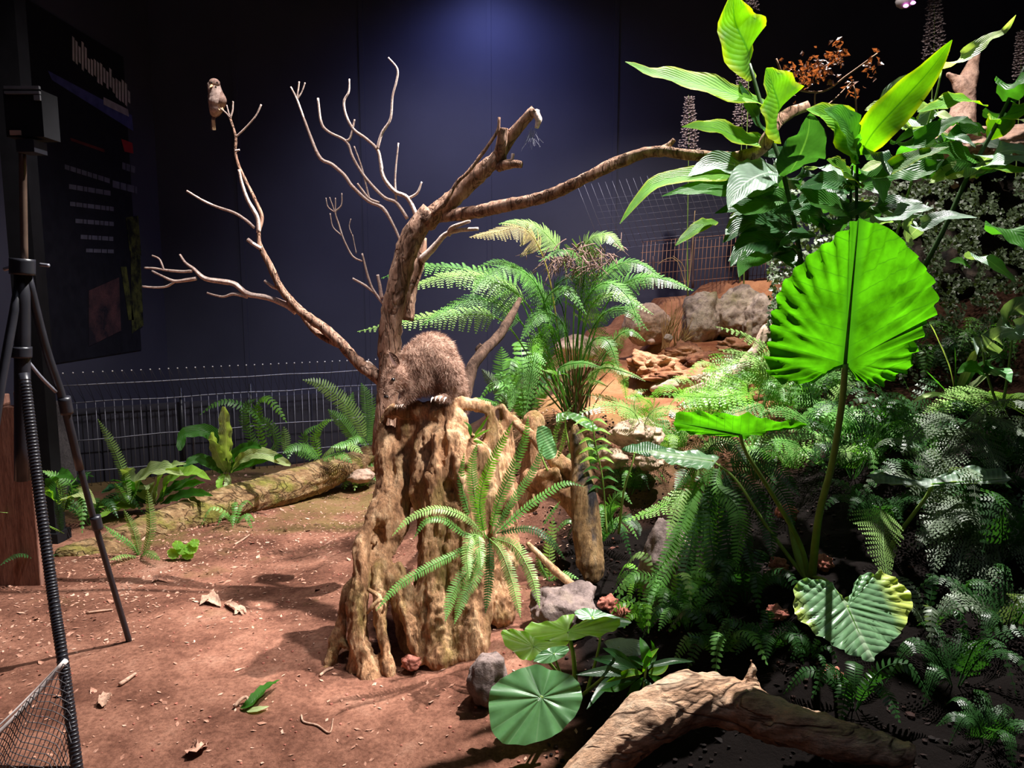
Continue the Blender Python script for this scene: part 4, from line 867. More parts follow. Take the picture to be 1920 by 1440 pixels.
brack('green bracken filling the shade behind the giant leaf stem', (1530, 870, 3.5), [
    (dfr([(1530, 870), (1520, 800), (1470, 770), (1420, 780)], 3.5, 3.3), .11, 'f_mid'), (dfr([(1530, 870), (1560, 790), (1610, 770), (1650, 800)], 3.5, 3.4), .11, 'f_mid'),
    (dfr([(1530, 870), (1560, 760), (1590, 720), (1620, 720)], 3.6, 3.6), .09, 'f_light'), (dfr([(1530, 870), (1490, 830), (1440, 830), (1400, 870)], 3.4, 3.2), .1, 'f_mid'),
    (dfr([(1530, 870), (1570, 850), (1620, 845), (1650, 870)], 3.4, 3.2), .08, 'f_light'), (dfr([(1530, 870), (1520, 740), (1490, 700), (1460, 720)], 3.6, 3.6), .1, 'f_dark'),
    (dfr([(1560, 870), (1620, 800), (1680, 790), (1740, 820)], 3.6, 3.5), .1, 'f_dark')])
frs = fern('sword_fern', 'single white-lit sword fern frond pointing right beside the horizontal elephant ear leaf', (1425, 840, 3.1), [(dfr([(1425, 840), (1440, 815), (1480, 812), (1525, 815), (1570, 825)], 3.0, 2.9), .035, dict(mat='f_light', n=26))])
clump('bracken_fern', 'lit bracken on the bank right of the leaning leaf stems', 1450, 900, 3.4, 9, .42, .09, ['f_light', 'f_mid'], 'bi', seed=31, nf=16, taper='one', start=.2)
clump('bracken_fern', 'dark bracken to the right of the giant leaf stem', 1640, 860, 3.6, 10, .5, .1, ['f_mid', 'f_dark'], 'bi', seed=32, nf=16, taper='one', start=.2)
brack('lime green bracken frond pointing left under the pale elephant ear leaf', (1290, 935, 3.2), [(dfr([(1300, 925), (1270, 935), (1230, 955), (1170, 977)], 3.2, 3.1), .07, 'f_lime')], start=.05)
brack('small shaded bracken right of the rotting post', (1150, 1000, 3.4), [
    (dfr([(1150, 1000), (1145, 950), (1165, 925), (1185, 945)], 3.4, 3.3), .06, 'f_mid'), (dfr([(1150, 1000), (1140, 960), (1130, 950), (1120, 960)], 3.4, 3.3), .05, 'f_mid'), (dfr([(1150, 1000), (1170, 970), (1195, 985), (1200, 1005)], 3.4, 3.3), .05, 'f_dark')])
# seedling with paired leaves right of post top handled below
# drooping sword fern in the middle right
DF = []
random.seed(41)
crown = (1350, 880)
for (l, w, mt) in [
    ([(1350, 880), (1310, 900), (1280, 980), (1235, 1065)], .045, 'f_mid'), ([(1345, 880), (1305, 920), (1270, 1010), (1215, 1100)], .04, 'f_mid'),
    ([(1350, 880), (1300, 880), (1275, 930), (1250, 1010)], .04, 'f_light'), ([(1355, 880), (1330, 960), (1340, 1060), (1350, 1150)], .05, 'f_dark'),
    ([(1355, 880), (1370, 960), (1360, 1060), (1330, 1160)], .05, 'f_dark'), ([(1355, 880), (1390, 950), (1400, 1020), (1410, 1070)], .045, 'f_dark'),
    ([(1360, 880), (1410, 910), (1440, 980), (1450, 1050)], .045, 'f_dark'), ([(1360, 875), (1420, 880), (1470, 930), (1490, 990)], .045, 'f_dark'),
    ([(1360, 870), (1410, 860), (1460, 880), (1500, 930)], .045, 'f_dark'), ([(1350, 870), (1345, 910), (1385, 960), (1380, 1070)], .045, 'f_mid'),
    ([(1345, 880), (1310, 960), (1290, 1050), (1270, 1130)], .045, 'f_dark'), ([(1350, 880), (1340, 1000), (1330, 1080), (1250, 1195)], .05, 'f_lime'),
    ([(1350, 880), (1320, 1000), (1300, 1100), (1280, 1190)], .045, 'f_mid'), ([(1340, 900), (1290, 1010), (1240, 1090), (1210, 1150)], .04, 'f_mid'),
    ([(1360, 880), (1360, 980), (1370, 1080), (1360, 1200)], .045, 'f_dark'), ([(1345, 870), (1330, 840), (1370, 830), (1400, 870)], .045, 'f_dark'), ([(1345, 870), (1320, 850), (1290, 880), (1265, 920)], .045, 'f_dark')]:
    DF.append((dfr(l, 3.0, 2.75), w, dict(mat=mt, n=34, nrm=(random.uniform(-.3, .3), -1, .35), rr=.0028)))
fern('sword_fern', 'big drooping dark sword fern hanging over the bank in the right middle', (1352, 890, 3.0), DF)
clump('sword_fern', 'feathery small-leaved fern at the foot of the drooping fern', 1260, 1150, 2.85, 14, .26, .03, ['f_mid', 'f_light'], seed=42, nf=20, lift=1.0)
clump('sword_fern', 'low dark fern beneath the tips of the drooping fern', 1350, 1230, 2.6, 9, .24, .03, ['f_dark', 'f_mid'], seed=43, nf=18)
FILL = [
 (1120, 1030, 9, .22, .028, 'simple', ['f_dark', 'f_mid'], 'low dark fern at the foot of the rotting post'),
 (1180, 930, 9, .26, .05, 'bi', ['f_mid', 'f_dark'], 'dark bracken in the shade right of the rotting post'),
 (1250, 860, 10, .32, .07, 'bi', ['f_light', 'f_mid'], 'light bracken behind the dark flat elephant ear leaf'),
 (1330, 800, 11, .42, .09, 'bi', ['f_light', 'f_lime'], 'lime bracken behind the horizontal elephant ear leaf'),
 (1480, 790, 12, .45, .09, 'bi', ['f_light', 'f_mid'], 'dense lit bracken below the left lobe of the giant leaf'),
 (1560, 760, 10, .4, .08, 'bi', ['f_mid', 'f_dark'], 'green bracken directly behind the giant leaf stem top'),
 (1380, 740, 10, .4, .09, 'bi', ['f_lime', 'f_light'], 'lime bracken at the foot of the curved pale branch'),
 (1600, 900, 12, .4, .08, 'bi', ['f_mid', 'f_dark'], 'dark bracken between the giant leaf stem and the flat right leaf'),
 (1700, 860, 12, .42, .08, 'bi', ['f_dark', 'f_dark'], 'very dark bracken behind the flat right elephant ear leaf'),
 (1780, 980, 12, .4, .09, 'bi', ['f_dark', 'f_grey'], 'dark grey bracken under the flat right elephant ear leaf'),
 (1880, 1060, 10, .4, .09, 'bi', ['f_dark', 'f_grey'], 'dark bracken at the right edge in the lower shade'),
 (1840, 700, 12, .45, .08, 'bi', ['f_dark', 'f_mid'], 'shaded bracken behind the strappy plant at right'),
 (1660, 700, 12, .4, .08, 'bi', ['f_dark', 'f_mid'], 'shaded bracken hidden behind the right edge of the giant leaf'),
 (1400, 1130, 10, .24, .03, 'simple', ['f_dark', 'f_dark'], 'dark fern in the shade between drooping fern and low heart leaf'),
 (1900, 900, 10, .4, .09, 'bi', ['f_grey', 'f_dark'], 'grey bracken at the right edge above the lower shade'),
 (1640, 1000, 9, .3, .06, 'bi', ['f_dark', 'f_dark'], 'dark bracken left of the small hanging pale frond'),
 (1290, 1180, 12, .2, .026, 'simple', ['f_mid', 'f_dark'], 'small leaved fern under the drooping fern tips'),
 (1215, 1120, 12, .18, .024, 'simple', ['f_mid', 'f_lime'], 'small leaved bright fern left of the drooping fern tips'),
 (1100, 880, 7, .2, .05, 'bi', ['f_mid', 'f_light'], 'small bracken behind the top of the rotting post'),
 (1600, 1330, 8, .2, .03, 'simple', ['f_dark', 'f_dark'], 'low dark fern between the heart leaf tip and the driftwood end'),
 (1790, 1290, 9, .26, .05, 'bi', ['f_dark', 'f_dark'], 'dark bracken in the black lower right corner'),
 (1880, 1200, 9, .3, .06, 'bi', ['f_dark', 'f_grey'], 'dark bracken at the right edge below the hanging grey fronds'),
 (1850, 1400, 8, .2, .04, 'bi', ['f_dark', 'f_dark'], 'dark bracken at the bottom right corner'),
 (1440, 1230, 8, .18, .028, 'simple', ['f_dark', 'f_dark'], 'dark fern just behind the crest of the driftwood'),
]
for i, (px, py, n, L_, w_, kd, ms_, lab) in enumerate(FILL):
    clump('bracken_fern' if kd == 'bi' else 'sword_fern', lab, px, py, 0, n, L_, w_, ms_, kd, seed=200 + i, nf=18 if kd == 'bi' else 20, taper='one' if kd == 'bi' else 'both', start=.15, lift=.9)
# right edge grey bracken
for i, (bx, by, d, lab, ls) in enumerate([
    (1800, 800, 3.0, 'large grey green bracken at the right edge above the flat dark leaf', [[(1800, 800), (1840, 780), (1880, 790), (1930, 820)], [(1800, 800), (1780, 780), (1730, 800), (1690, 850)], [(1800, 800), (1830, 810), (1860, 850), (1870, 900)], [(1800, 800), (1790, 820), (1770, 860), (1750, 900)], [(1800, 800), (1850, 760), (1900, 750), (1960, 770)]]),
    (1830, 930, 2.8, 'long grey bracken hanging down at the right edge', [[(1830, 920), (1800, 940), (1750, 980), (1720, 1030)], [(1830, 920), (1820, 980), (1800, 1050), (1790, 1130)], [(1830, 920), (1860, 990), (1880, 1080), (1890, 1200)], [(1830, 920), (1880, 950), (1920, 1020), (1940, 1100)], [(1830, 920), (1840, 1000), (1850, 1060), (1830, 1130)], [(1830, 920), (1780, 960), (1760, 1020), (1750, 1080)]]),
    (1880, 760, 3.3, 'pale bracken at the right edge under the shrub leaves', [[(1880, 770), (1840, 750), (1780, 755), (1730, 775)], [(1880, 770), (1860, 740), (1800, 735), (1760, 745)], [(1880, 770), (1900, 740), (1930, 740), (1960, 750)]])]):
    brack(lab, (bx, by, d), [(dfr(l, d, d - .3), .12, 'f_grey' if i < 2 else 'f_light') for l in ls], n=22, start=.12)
brack('small pale bracken frond hanging above the variegated leaf', (1648, 955, 2.5), [(dfr([(1650, 950), (1655, 990), (1657, 1030), (1665, 1090)], 2.5, 2.3), .11, 'f_light')], start=.02, n=20, nrm=(0, -1, .2))
clump('ground_fern', 'small grey green ferns in the dark at the right foreground', 1740, 1180, 2.2, 8, .22, .025, ['f_dark', 'f_grey'], seed=45, nf=16)
clump('ground_fern', 'tiny fern under the lower variegated leaf', 1520, 1235, 2.3, 6, .1, .015, ['f_mid', 'f_dark'], seed=46, nf=10)
clump('ground_fern', 'small bright fern sprigs behind the spiky plant', 1210, 1185, 2.75, 9, .16, .022, ['f_lime', 'f_mid'], seed=47, nf=12, lift=1)
clump('ground_fern', 'small dark ferns on the slope under the shrub leaves at right', 1740, 700, 4.0, 10, .4, .05, ['f_dark', 'f_mid'], seed=48)

# ------------------------------------------------------------------ broad leaf blade
def blade(parent, pts, w, mat='mid', nrm=(0, -.5, .85), n=18, prof=None, fold=.25, wave=.06, name='leaf', label=None, m=8, wf=5, tipp=1.0, basep=.6):
    nrm = V(nrm).normalized(); c = cat(pts, n); mb = MB(); vs = []; uv = []; fs = []; ph = random.uniform(0, 6); asy = random.uniform(.9, 1.1)
    for i in range(n + 1):
        T = (c[min(i + 1, n)] - c[max(i - 1, 0)]).normalized(); Nn = nrm - T * nrm.dot(T); Nn = Nn.normalized() if Nn.length > .05 else T.orthogonal()
        Sd = T.cross(Nn).normalized(); u = i / n
        pw = prof(u) if prof else (math.sin(PI * u ** .85) ** .8 * (1 - .25 * u)) + .02
        for k in range(-m // 2, m // 2 + 1):
            s = k / (m / 2); lat = s * w * pw * (asy if s > 0 else 1)
            wv = wave * w * (abs(s) ** 1.5) * math.sin(u * wf * 2 * PI + ph + (1.4 if s > 0 else 0)) * min(1, pw * 2)
            vs.append(c[i] + Sd * lat * (1 - fold * .15) + Nn * (abs(lat) * fold + wv) + T * wv * .3); uv.append((u, .5 + s * .5))
    q = m + 1 if m % 2 == 0 else m
    for i in range(n):
        for k in range(m): fs.append((i * q + k, i * q + k + 1, (i + 1) * q + k + 1, (i + 1) * q + k))
    mb.add(vs, fs, uv); o = mb.build(name, G[mat] if mat in G else MAT[mat], parent)
    if label: o['label'] = label
    return o
def stemtube(parent, l, r0, r1, mat='stem', name='stem', seg=8):
    mb = MB(); tube(mb, [P(*a) for a in l], [r0, (r0 + r1) / 2, r1], seg, len(l) * 4); return mb.build(name, G[mat], parent)
# outline leaf
def outleaf(parent, outline, attach, tip, d, n_, mat, petiole=None, rings=12, ripple=.006, nv=14, cup=0, name='leaf', smooth_out=3, pr=.008, sl=1.0, label=None, pm='stem', radial=0):
    n_ = V(n_).normalized(); p0 = P(attach[0], attach[1], d)
    def proj(x, y):
        r = ray(x, y); o_ = V((0, 0, CAMZ)); t = (p0 - o_).dot(n_) / r.dot(n_); return o_ + r * t
    pts = [proj(*a) for a in outline]; tp = proj(*tip)
    dense = []
    N_ = len(pts); q = [pts[-1]] + pts + [pts[0], pts[1]]
    for k in range(N_):
        a, b_, c, e = q[k:k + 4] if k + 4 <= len(q) else (q[k], q[k + 1], q[(k + 2) % len(q)], q[(k + 3) % len(q)])
        for s in range(smooth_out):
            t = s / smooth_out
            dense.append(.5 * ((2 * b_) + (c - a) * t * .7 + (0 * a)) * 1 if False else b_.lerp(c, t) + ((c - a) * .12 * t * (1 - t) - (e - b_) * .12 * t * (1 - t)) * .6)
    ax = (tp - p0); La = ax.length; ax = ax.normalized(); sx = ax.cross(n_).normalized()
    if n_.y > 0: n_ = -n_
    vs = [p0]; uv = []; wmax = max(abs((q_ - p0).dot(sx)) for q_ in dense)
    def uvf(q_):
        a = (q_ - p0).dot(ax) / La; b_ = (q_ - p0).dot(sx) / La; return (a, .5 + b_ * .5)
    uv.append((0, .5)); M_ = len(dense)
    for r in range(1, rings + 1):
        t = r / rings
        for k, e in enumerate(dense):
            q_ = p0.lerp(e, t); a, b_ = uvf(q_); b2 = abs(b_ - .5)
            ph = (a - sl * b2 * 1.0) * nv
            if radial: ph = k / M_ * PI * radial; a = k / M_; b_ = .5 + .5 * t; b2 = t * .5
            disp = ripple * (abs(math.sin(ph)) - .5) * min(1, b2 * 8) * (.3 + t) + cup * t * t * La * .2
            edge = .012 * t ** 4 * math.sin(k * 1.3) * (ripple / .006) * .5
            vs.append(q_ + n_ * (disp + edge)); uv.append((a, b_))
    fs = [(0, 1 + k, 1 + (k + 1) % M_) for k in range(M_)]
    for r in range(rings - 1):
        for k in range(M_): fs.append((1 + r * M_ + k, 1 + r * M_ + (k + 1) % M_, 1 + (r + 1) * M_ + (k + 1) % M_, 1 + (r + 1) * M_ + k)[::-1])
    mb = MB(); mb.add(vs, fs, uv); o = mb.build(name, G[mat], parent)
    if label: o['label'] = label
    if petiole:
        mb = MB(); pl = [p0 + n_ * 0] + [P(*a) for a in petiole]; tube(mb, pl, [pr * .8, pr, pr * 1.35], 10, len(pl) * 5); mb.build('petiole', G[pm], parent)
        # raised midrib continuing up the blade
    if radial: return o
    mb = MB(); tube(mb, [p0 - n_ * .001, p0.lerp(tp, .5) - n_ * .001, tp], [pr * .5, pr * .28, pr * .08], 6, 10); mb.build('midrib', G['rib'], o)
    return o
al = thing('elephant_ear_plant', 'tall elephant ear plant carrying the giant glowing green leaf', 'plant', P(1522, 1085, 2.75))
big = [(1581, 687), (1559, 689), (1545, 700), (1531, 712), (1515, 714), (1500, 720), (1482, 716), (1462, 717), (1450, 706), (1438, 699), (1440, 688), (1435, 672), (1441, 658), (1440, 640), (1446, 622), (1444, 600), (1448, 585), (1456, 568), (1457, 548), (1470, 530), (1482, 512), (1497, 498), (1512, 482), (1530, 468), (1548, 456), (1566, 442), (1587, 429), (1597, 418), (1606, 410), (1622, 414), (1642, 418), (1660, 424), (1677, 435), (1695, 453), (1712, 472), (1724, 486), (1732, 501), (1749, 520), (1748, 535), (1760, 558), (1752, 575), (1754, 592), (1738, 600), (1731, 612), (1729, 628), (1716, 640), (1718, 660), (1708, 672), (1706, 696), (1690, 697), (1677, 708), (1662, 713), (1654, 723), (1640, 719), (1628, 722), (1618, 712), (1607, 715), (1600, 700), (1593, 690)]
outleaf(al, big, (1585, 682), (1610, 410), 2.22, (.05, -1, -.42), 'taro', [(1578, 760, 2.28), (1560, 870, 2.4), (1535, 970, 2.55), (1522, 1085, 2.75)], ripple=.013, pr=.0115, label='giant upright leaf glowing bright green', nv=26, sl=.95)
outleaf(al, [(1262, 792), (1268, 776), (1293, 769), (1318, 772), (1340, 774), (1370, 776), (1405, 776), (1425, 782), (1441, 786), (1475, 789), (1510, 790), (1512, 799), (1490, 801), (1470, 804), (1450, 806), (1427, 814), (1408, 817), (1390, 823), (1365, 818), (1343, 819), (1320, 812), (1297, 814), (1283, 807), (1268, 804)], (1388, 815), (1262, 790), 2.45, (.05, -.8, -.5), 'taro', [(1400, 850, 2.5), (1450, 930, 2.62), (1500, 1020, 2.72), (1518, 1088, 2.76)], ripple=.008, nv=24, label='flat wavy bright green leaf')
outleaf(al, [(1214, 848), (1230, 843), (1253, 841), (1280, 845), (1311, 845), (1333, 854), (1350, 855), (1340, 870), (1329, 881), (1312, 878), (1297, 879), (1280, 873), (1260, 872), (1245, 863), (1232, 859)], (1335, 864), (1214, 848), 2.85, (.05, -.6, .8), 'taro_top', [(1380, 900, 2.85), (1440, 990, 2.82), (1510, 1085, 2.78)], ripple=.006, nv=24, label='pale variegated flat leaf', pr=.006)
outleaf(al, [(1165, 843), (1185, 832), (1215, 829), (1250, 838), (1265, 845), (1240, 852), (1215, 855), (1190, 850)], (1190, 848), (1265, 842), 3.2, (.05, -.6, .8), 'dark', [(1185, 870, 3.2), (1170, 920, 3.25), (1160, 1000, 3.4)], ripple=.005, label='dark flat leaf', pr=.005)
low = [(1580, 1122), (1571, 1110), (1558, 1093), (1545, 1088), (1531, 1087), (1515, 1085), (1500, 1087), (1492, 1096), (1487, 1107), (1489, 1130), (1489, 1151), (1502, 1165), (1518, 1178), (1540, 1196), (1562, 1209), (1580, 1221), (1598, 1229), (1618, 1236), (1636, 1242), (1643, 1228), (1664, 1213), (1674, 1200), (1690, 1187), (1698, 1168), (1706, 1150), (1711, 1129), (1707, 1115), (1702, 1104), (1690, 1096), (1682, 1088), (1665, 1076), (1647, 1069), (1640, 1078), (1625, 1074), (1611, 1080), (1603, 1092), (1601, 1107), (1592, 1118)]
outleaf(al, low, (1589, 1138), (1636, 1242), 2.12, (.1, -.75, .7), 'taro_top', [(1575, 1120, 2.3), (1550, 1090, 2.55), (1526, 1082, 2.72)], ripple=.008, nv=22, pr=.006, label='low heart shaped leaf with yellow variegated edge')
stemtube(al, [(1480, 970, 2.85), (1495, 1040, 2.8), (1515, 1088, 2.76)], .012, .016, name='petiole')
al2 = thing('elephant_ear_plant', 'low elephant ear plant with one flat dark green leaf at the right', 'plant', P(1655, 1062, 2.9))
outleaf(al2, [(1624, 893), (1636, 888), (1651, 887), (1672, 895), (1696, 900), (1720, 899), (1749, 896), (1780, 885), (1811, 874), (1840, 876), (1873, 880), (1900, 897), (1890, 903), (1878, 908), (1850, 905), (1820, 908), (1798, 903), (1776, 905), (1755, 912), (1731, 914), (1712, 911), (1696, 912), (1678, 908), (1660, 909), (1640, 902)], (1748, 907), (1900, 897), 2.65, (.05, -.7, .85), 'silver', [(1738, 930, 2.66), (1712, 965, 2.7), (1680, 1010, 2.8), (1655, 1062, 2.9)], ripple=.008, pr=.008, nv=24)
sm = thing('taro_plant', 'small dark blue-green taro leaf between the cut log and the rotting post', 'plant', P(1030, 890, 3.4))
outleaf(sm, [(1008, 800), (1020, 798), (1032, 805), (1038, 825), (1045, 845), (1040, 858), (1025, 862), (1010, 845), (1005, 820)], (1015, 808), (1040, 858), 3.35, (0, -1, .3), 'round', [(1010, 840, 3.4), (1030, 890, 3.4)], ripple=.004, pr=.004)
tl = thing('taro_plant', 'bright folded taro leaf above the rotting post', 'plant', P(1070, 850, 3.6))
outleaf(tl, [(1043, 792), (1044, 775), (1065, 772), (1090, 777), (1110, 790), (1128, 808), (1110, 808), (1090, 798), (1070, 785)], (1062, 778), (1128, 808), 3.6, (0, -.7, .7), 'taro_mid', [(1060, 800, 3.62), (1070, 850, 3.6)], ripple=.004, pr=.004)

# round leaf plant
rp = thing('round_leaf_plant', 'plant with big round glossy leaves on pale stalks in the right foreground', 'plant', P(1075, 1300, 2.5))
outleaf(rp, [(985, 1250), (960, 1260), (940, 1273), (922, 1287), (917, 1305), (916, 1322), (918, 1345), (921, 1367), (930, 1382), (942, 1393), (965, 1396), (985, 1397), (1010, 1390), (1035, 1382), (1052, 1370), (1067, 1355), (1078, 1343), (1086, 1328), (1092, 1310), (1090, 1292), (1085, 1280), (1075, 1268), (1063, 1262), (1045, 1258), (1025, 1252), (1005, 1245)], (1015, 1308), (985, 1397), 2.15, (0, -.7, .7), 'round', [(1035, 1300, 2.3), (1075, 1300, 2.5)], ripple=.005, radial=11, cup=-.1, label='largest round leaf, low and dark')
outleaf(rp, [(982, 1187), (987, 1175), (997, 1167), (1015, 1167), (1032, 1166), (1050, 1158), (1065, 1152), (1078, 1153), (1072, 1165), (1067, 1178), (1075, 1175), (1088, 1167), (1100, 1161), (1125, 1160), (1147, 1156), (1162, 1163), (1163, 1172), (1155, 1181), (1140, 1188), (1122, 1193), (1098, 1195), (1070, 1201), (1045, 1203), (1022, 1202), (1005, 1199), (990, 1195)], (1065, 1184), (1010, 1190), 2.4, (0, -.55, .85), 'round_lit', [(1075, 1230, 2.42), (1080, 1300, 2.5)], ripple=.006, radial=11, label='lime green wavy top leaf')
outleaf(rp, [(939, 1187), (945, 1180), (960, 1180), (977, 1182), (995, 1190), (1010, 1200), (1040, 1202), (1067, 1203), (1060, 1212), (1040, 1222), (1015, 1230), (995, 1238), (980, 1238), (965, 1225), (947, 1210)], (1000, 1212), (945, 1185), 2.35, (.1, -.7, .7), 'round_lit', [(1040, 1255, 2.45), (1068, 1300, 2.5)], ripple=.005, radial=11, pr=.006)
outleaf(rp, [(1000, 1240), (1007, 1228), (1015, 1222), (1035, 1213), (1065, 1212), (1067, 1220), (1057, 1231), (1035, 1243), (1015, 1244)], (1038, 1226), (1000, 1240), 2.3, (.1, -.7, .7), 'round', [(1050, 1260, 2.4), (1072, 1300, 2.5)], ripple=.003, radial=11, pr=.005)
outleaf(rp, [(1132, 1204), (1145, 1198), (1160, 1196), (1180, 1197), (1197, 1200), (1215, 1212), (1207, 1224), (1195, 1231), (1165, 1228), (1145, 1220)], (1160, 1213), (1215, 1214), 2.4, (.1, -.7, .7), 'silver', [(1140, 1260, 2.42), (1090, 1305, 2.5)], ripple=.003, radial=11, pr=.005)
outleaf(rp, [(1077, 1148), (1085, 1142), (1097, 1140), (1115, 1142), (1130, 1147), (1160, 1157), (1185, 1166), (1170, 1176), (1150, 1176), (1110, 1168), (1085, 1160)], (1110, 1156), (1183, 1167), 2.55, (.1, -.6, .8), 'round', [(1125, 1200, 2.5), (1100, 1300, 2.5)], ripple=.003, radial=11, pr=.005)
# low clover leaves left
cl = thing('round_leaf_plant', 'cluster of small light green round leaves on the path edge by the mossy log', 'plant', P(340, 1050, 4.05))
for (x, y, r) in [(325, 1038, 13), (342, 1030, 13), (358, 1028, 14), (333, 1022, 11), (352, 1040, 12), (365, 1018, 10)]:
    outleaf(cl, [(x + r * math.cos(a) * random.uniform(.85, 1.1), y + r * .8 * math.sin(a)) for a in [k * PI / 5 for k in range(10)]], (x, y), (x + r, y), 4.0, (0, -.7, .7), 'round_lit', [(340, 1050, 4.05)], rings=4, ripple=.003, radial=11, pr=.002)

# spiky plant
spk = thing('bamboo_leaf_plant', 'small plant with narrow pointed bright green leaves beside the driftwood', 'plant', P(1205, 1310, 2.15))
for (l, w, mt) in [([(1205, 1255), (1180, 1245), (1140, 1275)], .012, 'bright'), ([(1205, 1262), (1180, 1262), (1135, 1280)], .012, 'bright'), ([(1215, 1250), (1210, 1220), (1200, 1195)], .02, 'mid'), ([(1215, 1255), (1225, 1225), (1220, 1200)], .015, 'mid'), ([(1210, 1250), (1190, 1235), (1170, 1235)], .01, 'mid'),
                   ([(1215, 1262), (1240, 1255), (1255, 1240)], .016, 'bright'), ([(1215, 1265), (1250, 1285), (1265, 1290)], .014, 'mid'), ([(1205, 1270), (1185, 1300), (1168, 1335)], .014, 'mid'), ([(1205, 1275), (1190, 1290), (1180, 1325)], .014, 'mid'), ([(1205, 1260), (1160, 1290), (1125, 1295)], .012, 'mid'),
                   ([(1200, 1262), (1150, 1240), (1110, 1235)], .02, 'dark'), ([(1200, 1262), (1150, 1258), (1080, 1265)], .02, 'dark'), ([(1200, 1270), (1140, 1280), (1100, 1330)], .018, 'dark'), ([(1195, 1262), (1160, 1230), (1130, 1215)], .018, 'dark'), ([(1210, 1250), (1260, 1240), (1300, 1240)], .012, 'dark'), ([(1205, 1262), (1215, 1235), (1235, 1215)], .01, 'bright'), ([(1205, 1270), (1225, 1300), (1230, 1330)], .014, 'dark')]:
    blade(spk, [P(x, y, 2.15 + (.05 if i else .0) * random.uniform(-1, 1)) for i, (x, y) in enumerate(l)], w, mt, n=10, m=4, nrm=(random.uniform(-.3, .3), -.8, .7))
stemtube(spk, [(1205, 1320, 2.15), (1208, 1280, 2.15), (1212, 1245, 2.15)], .005, .003)
# seedling with leaf whorls right of the post
sd = thing('seedling', 'thin seedling with narrow leaf pairs up its stem right of the rotting post', 'plant', P(1135, 990, 3.3))
stemtube(sd, [(1138, 1000, 3.3), (1130, 900, 3.3), (1118, 840, 3.3), (1110, 790, 3.3)], .004, .0025)
for k in range(8):
    y = 792 + k * 18; x = 1108 + k * 3.2
    for s in (-1, 1): blade(sd, [P(x, y, 3.3), P(x + s * 14, y - 5, 3.27), P(x + s * random.uniform(26, 36), y + 5, 3.25)], .011, 'round_lit' if k < 5 else 'mid', n=8, m=4)
# epiphyte on stump hole
ep = thing('epiphyte_plant', 'small epiphyte with strap leaves in the hole at the top of the stump', 'plant', P(885, 825, 3.04))
for l in [[(885, 822), (900, 805), (918, 777)], [(882, 820), (880, 800), (868, 790)], [(886, 824), (905, 812), (920, 805)], [(884, 824), (878, 812), (872, 812)], [(886, 826), (900, 830), (915, 842)]]:
    blade(ep, [P(x, y, 3.02) for x, y in l], .009, 'mid' if l[2][0] < 915 else 'bright', n=8, m=4)

# ------------------------------------------------------------------ bird's nest fern and left leaves
bn = thing('birds_nest_fern', 'bird nest fern with broad wavy leaves perched on the fallen log', 'fern', P(425, 890, 5.0))
for (l, w, mt) in [([(425, 885), (424, 850), (424, 815), (420, 762)], .05, 'pale'), ([(420, 885), (412, 830), (385, 808), (345, 815), (338, 845)], .05, 'mid'), ([(430, 885), (450, 862), (490, 850), (545, 872)], .045, 'pale'),
                   ([(425, 885), (412, 860), (402, 830), (400, 810)], .04, 'pale'), ([(430, 885), (465, 870), (500, 860), (530, 855)], .03, 'mid'), ([(420, 885), (400, 870), (370, 860), (345, 875)], .04, 'mid'), ([(424, 888), (428, 905), (420, 925)], .025, 'pale'), ([(430, 885), (440, 850), (470, 835), (490, 840)], .03, 'mid'), ([(420, 888), (412, 905), (415, 920)], .025, 'round_lit')]:
    blade(bn, [P(x, y, 5.0 - .06 * i) for i, (x, y) in enumerate(l)], w, mt, wave=.25, nrm=(0, -.9, .45), prof=lambda u: .35 + .65 * math.sin(PI * min(1, u * 1.02)) ** .6 if u < .97 else .2)
for i, (x, y, lab) in enumerate([(60, 0, '')]): pass
bl = thing('broad_leaf_plant', 'sprawling plant with wide pale green leaves between the fence and the fallen log', 'plant', P(290, 950, 4.9))
for (l, w, mt) in [([(290, 945), (265, 900), (300, 880), (345, 890)], .09, 'pale'), ([(300, 945), (320, 900), (360, 885), (395, 900)], .07, 'round_lit'), ([(280, 945), (250, 905), (240, 885), (225, 880)], .07, 'pale'), ([(270, 950), (230, 940), (200, 945), (165, 955)], .06, 'round_lit'),
                   ([(290, 945), (320, 920), (350, 910), (385, 905)], .07, 'mid'), ([(300, 945), (340, 930), (370, 925), (400, 930)], .05, 'mid'), ([(270, 950), (245, 925), (215, 915), (190, 925)], .06, 'dark'), ([(280, 945), (260, 920), (235, 905), (205, 900)], .06, 'mid'),
                   ([(290, 945), (300, 900), (320, 875), (350, 870)], .06, 'pale'), ([(260, 950), (235, 950), (210, 955), (180, 975)], .05, 'round_lit'), ([(290, 950), (310, 930), (330, 915), (370, 890)], .05, 'dark')]:
    blade(bl, [P(x, y, 4.95 - .12 * i) for i, (x, y) in enumerate(l)], w, mt, wave=.15, nrm=(random.uniform(-.2, .2), -.6, .75))
dl = thing('broad_leaf_plant', 'small pale leaved plant behind the ribbed stand leg at left', 'plant', P(110, 950, 4.2))
for (l, w, mt) in [([(112, 945), (80, 925), (65, 925), (55, 945)], .06, 'round_lit'), ([(112, 945), (130, 930), (155, 925), (180, 945)], .06, 'pale'), ([(112, 945), (100, 900), (115, 890), (140, 900)], .06, 'mid')]:
    blade(dl, [P(x, y, 4.2 - .1 * i) for i, (x, y) in enumerate(l)], w, mt, wave=.15)

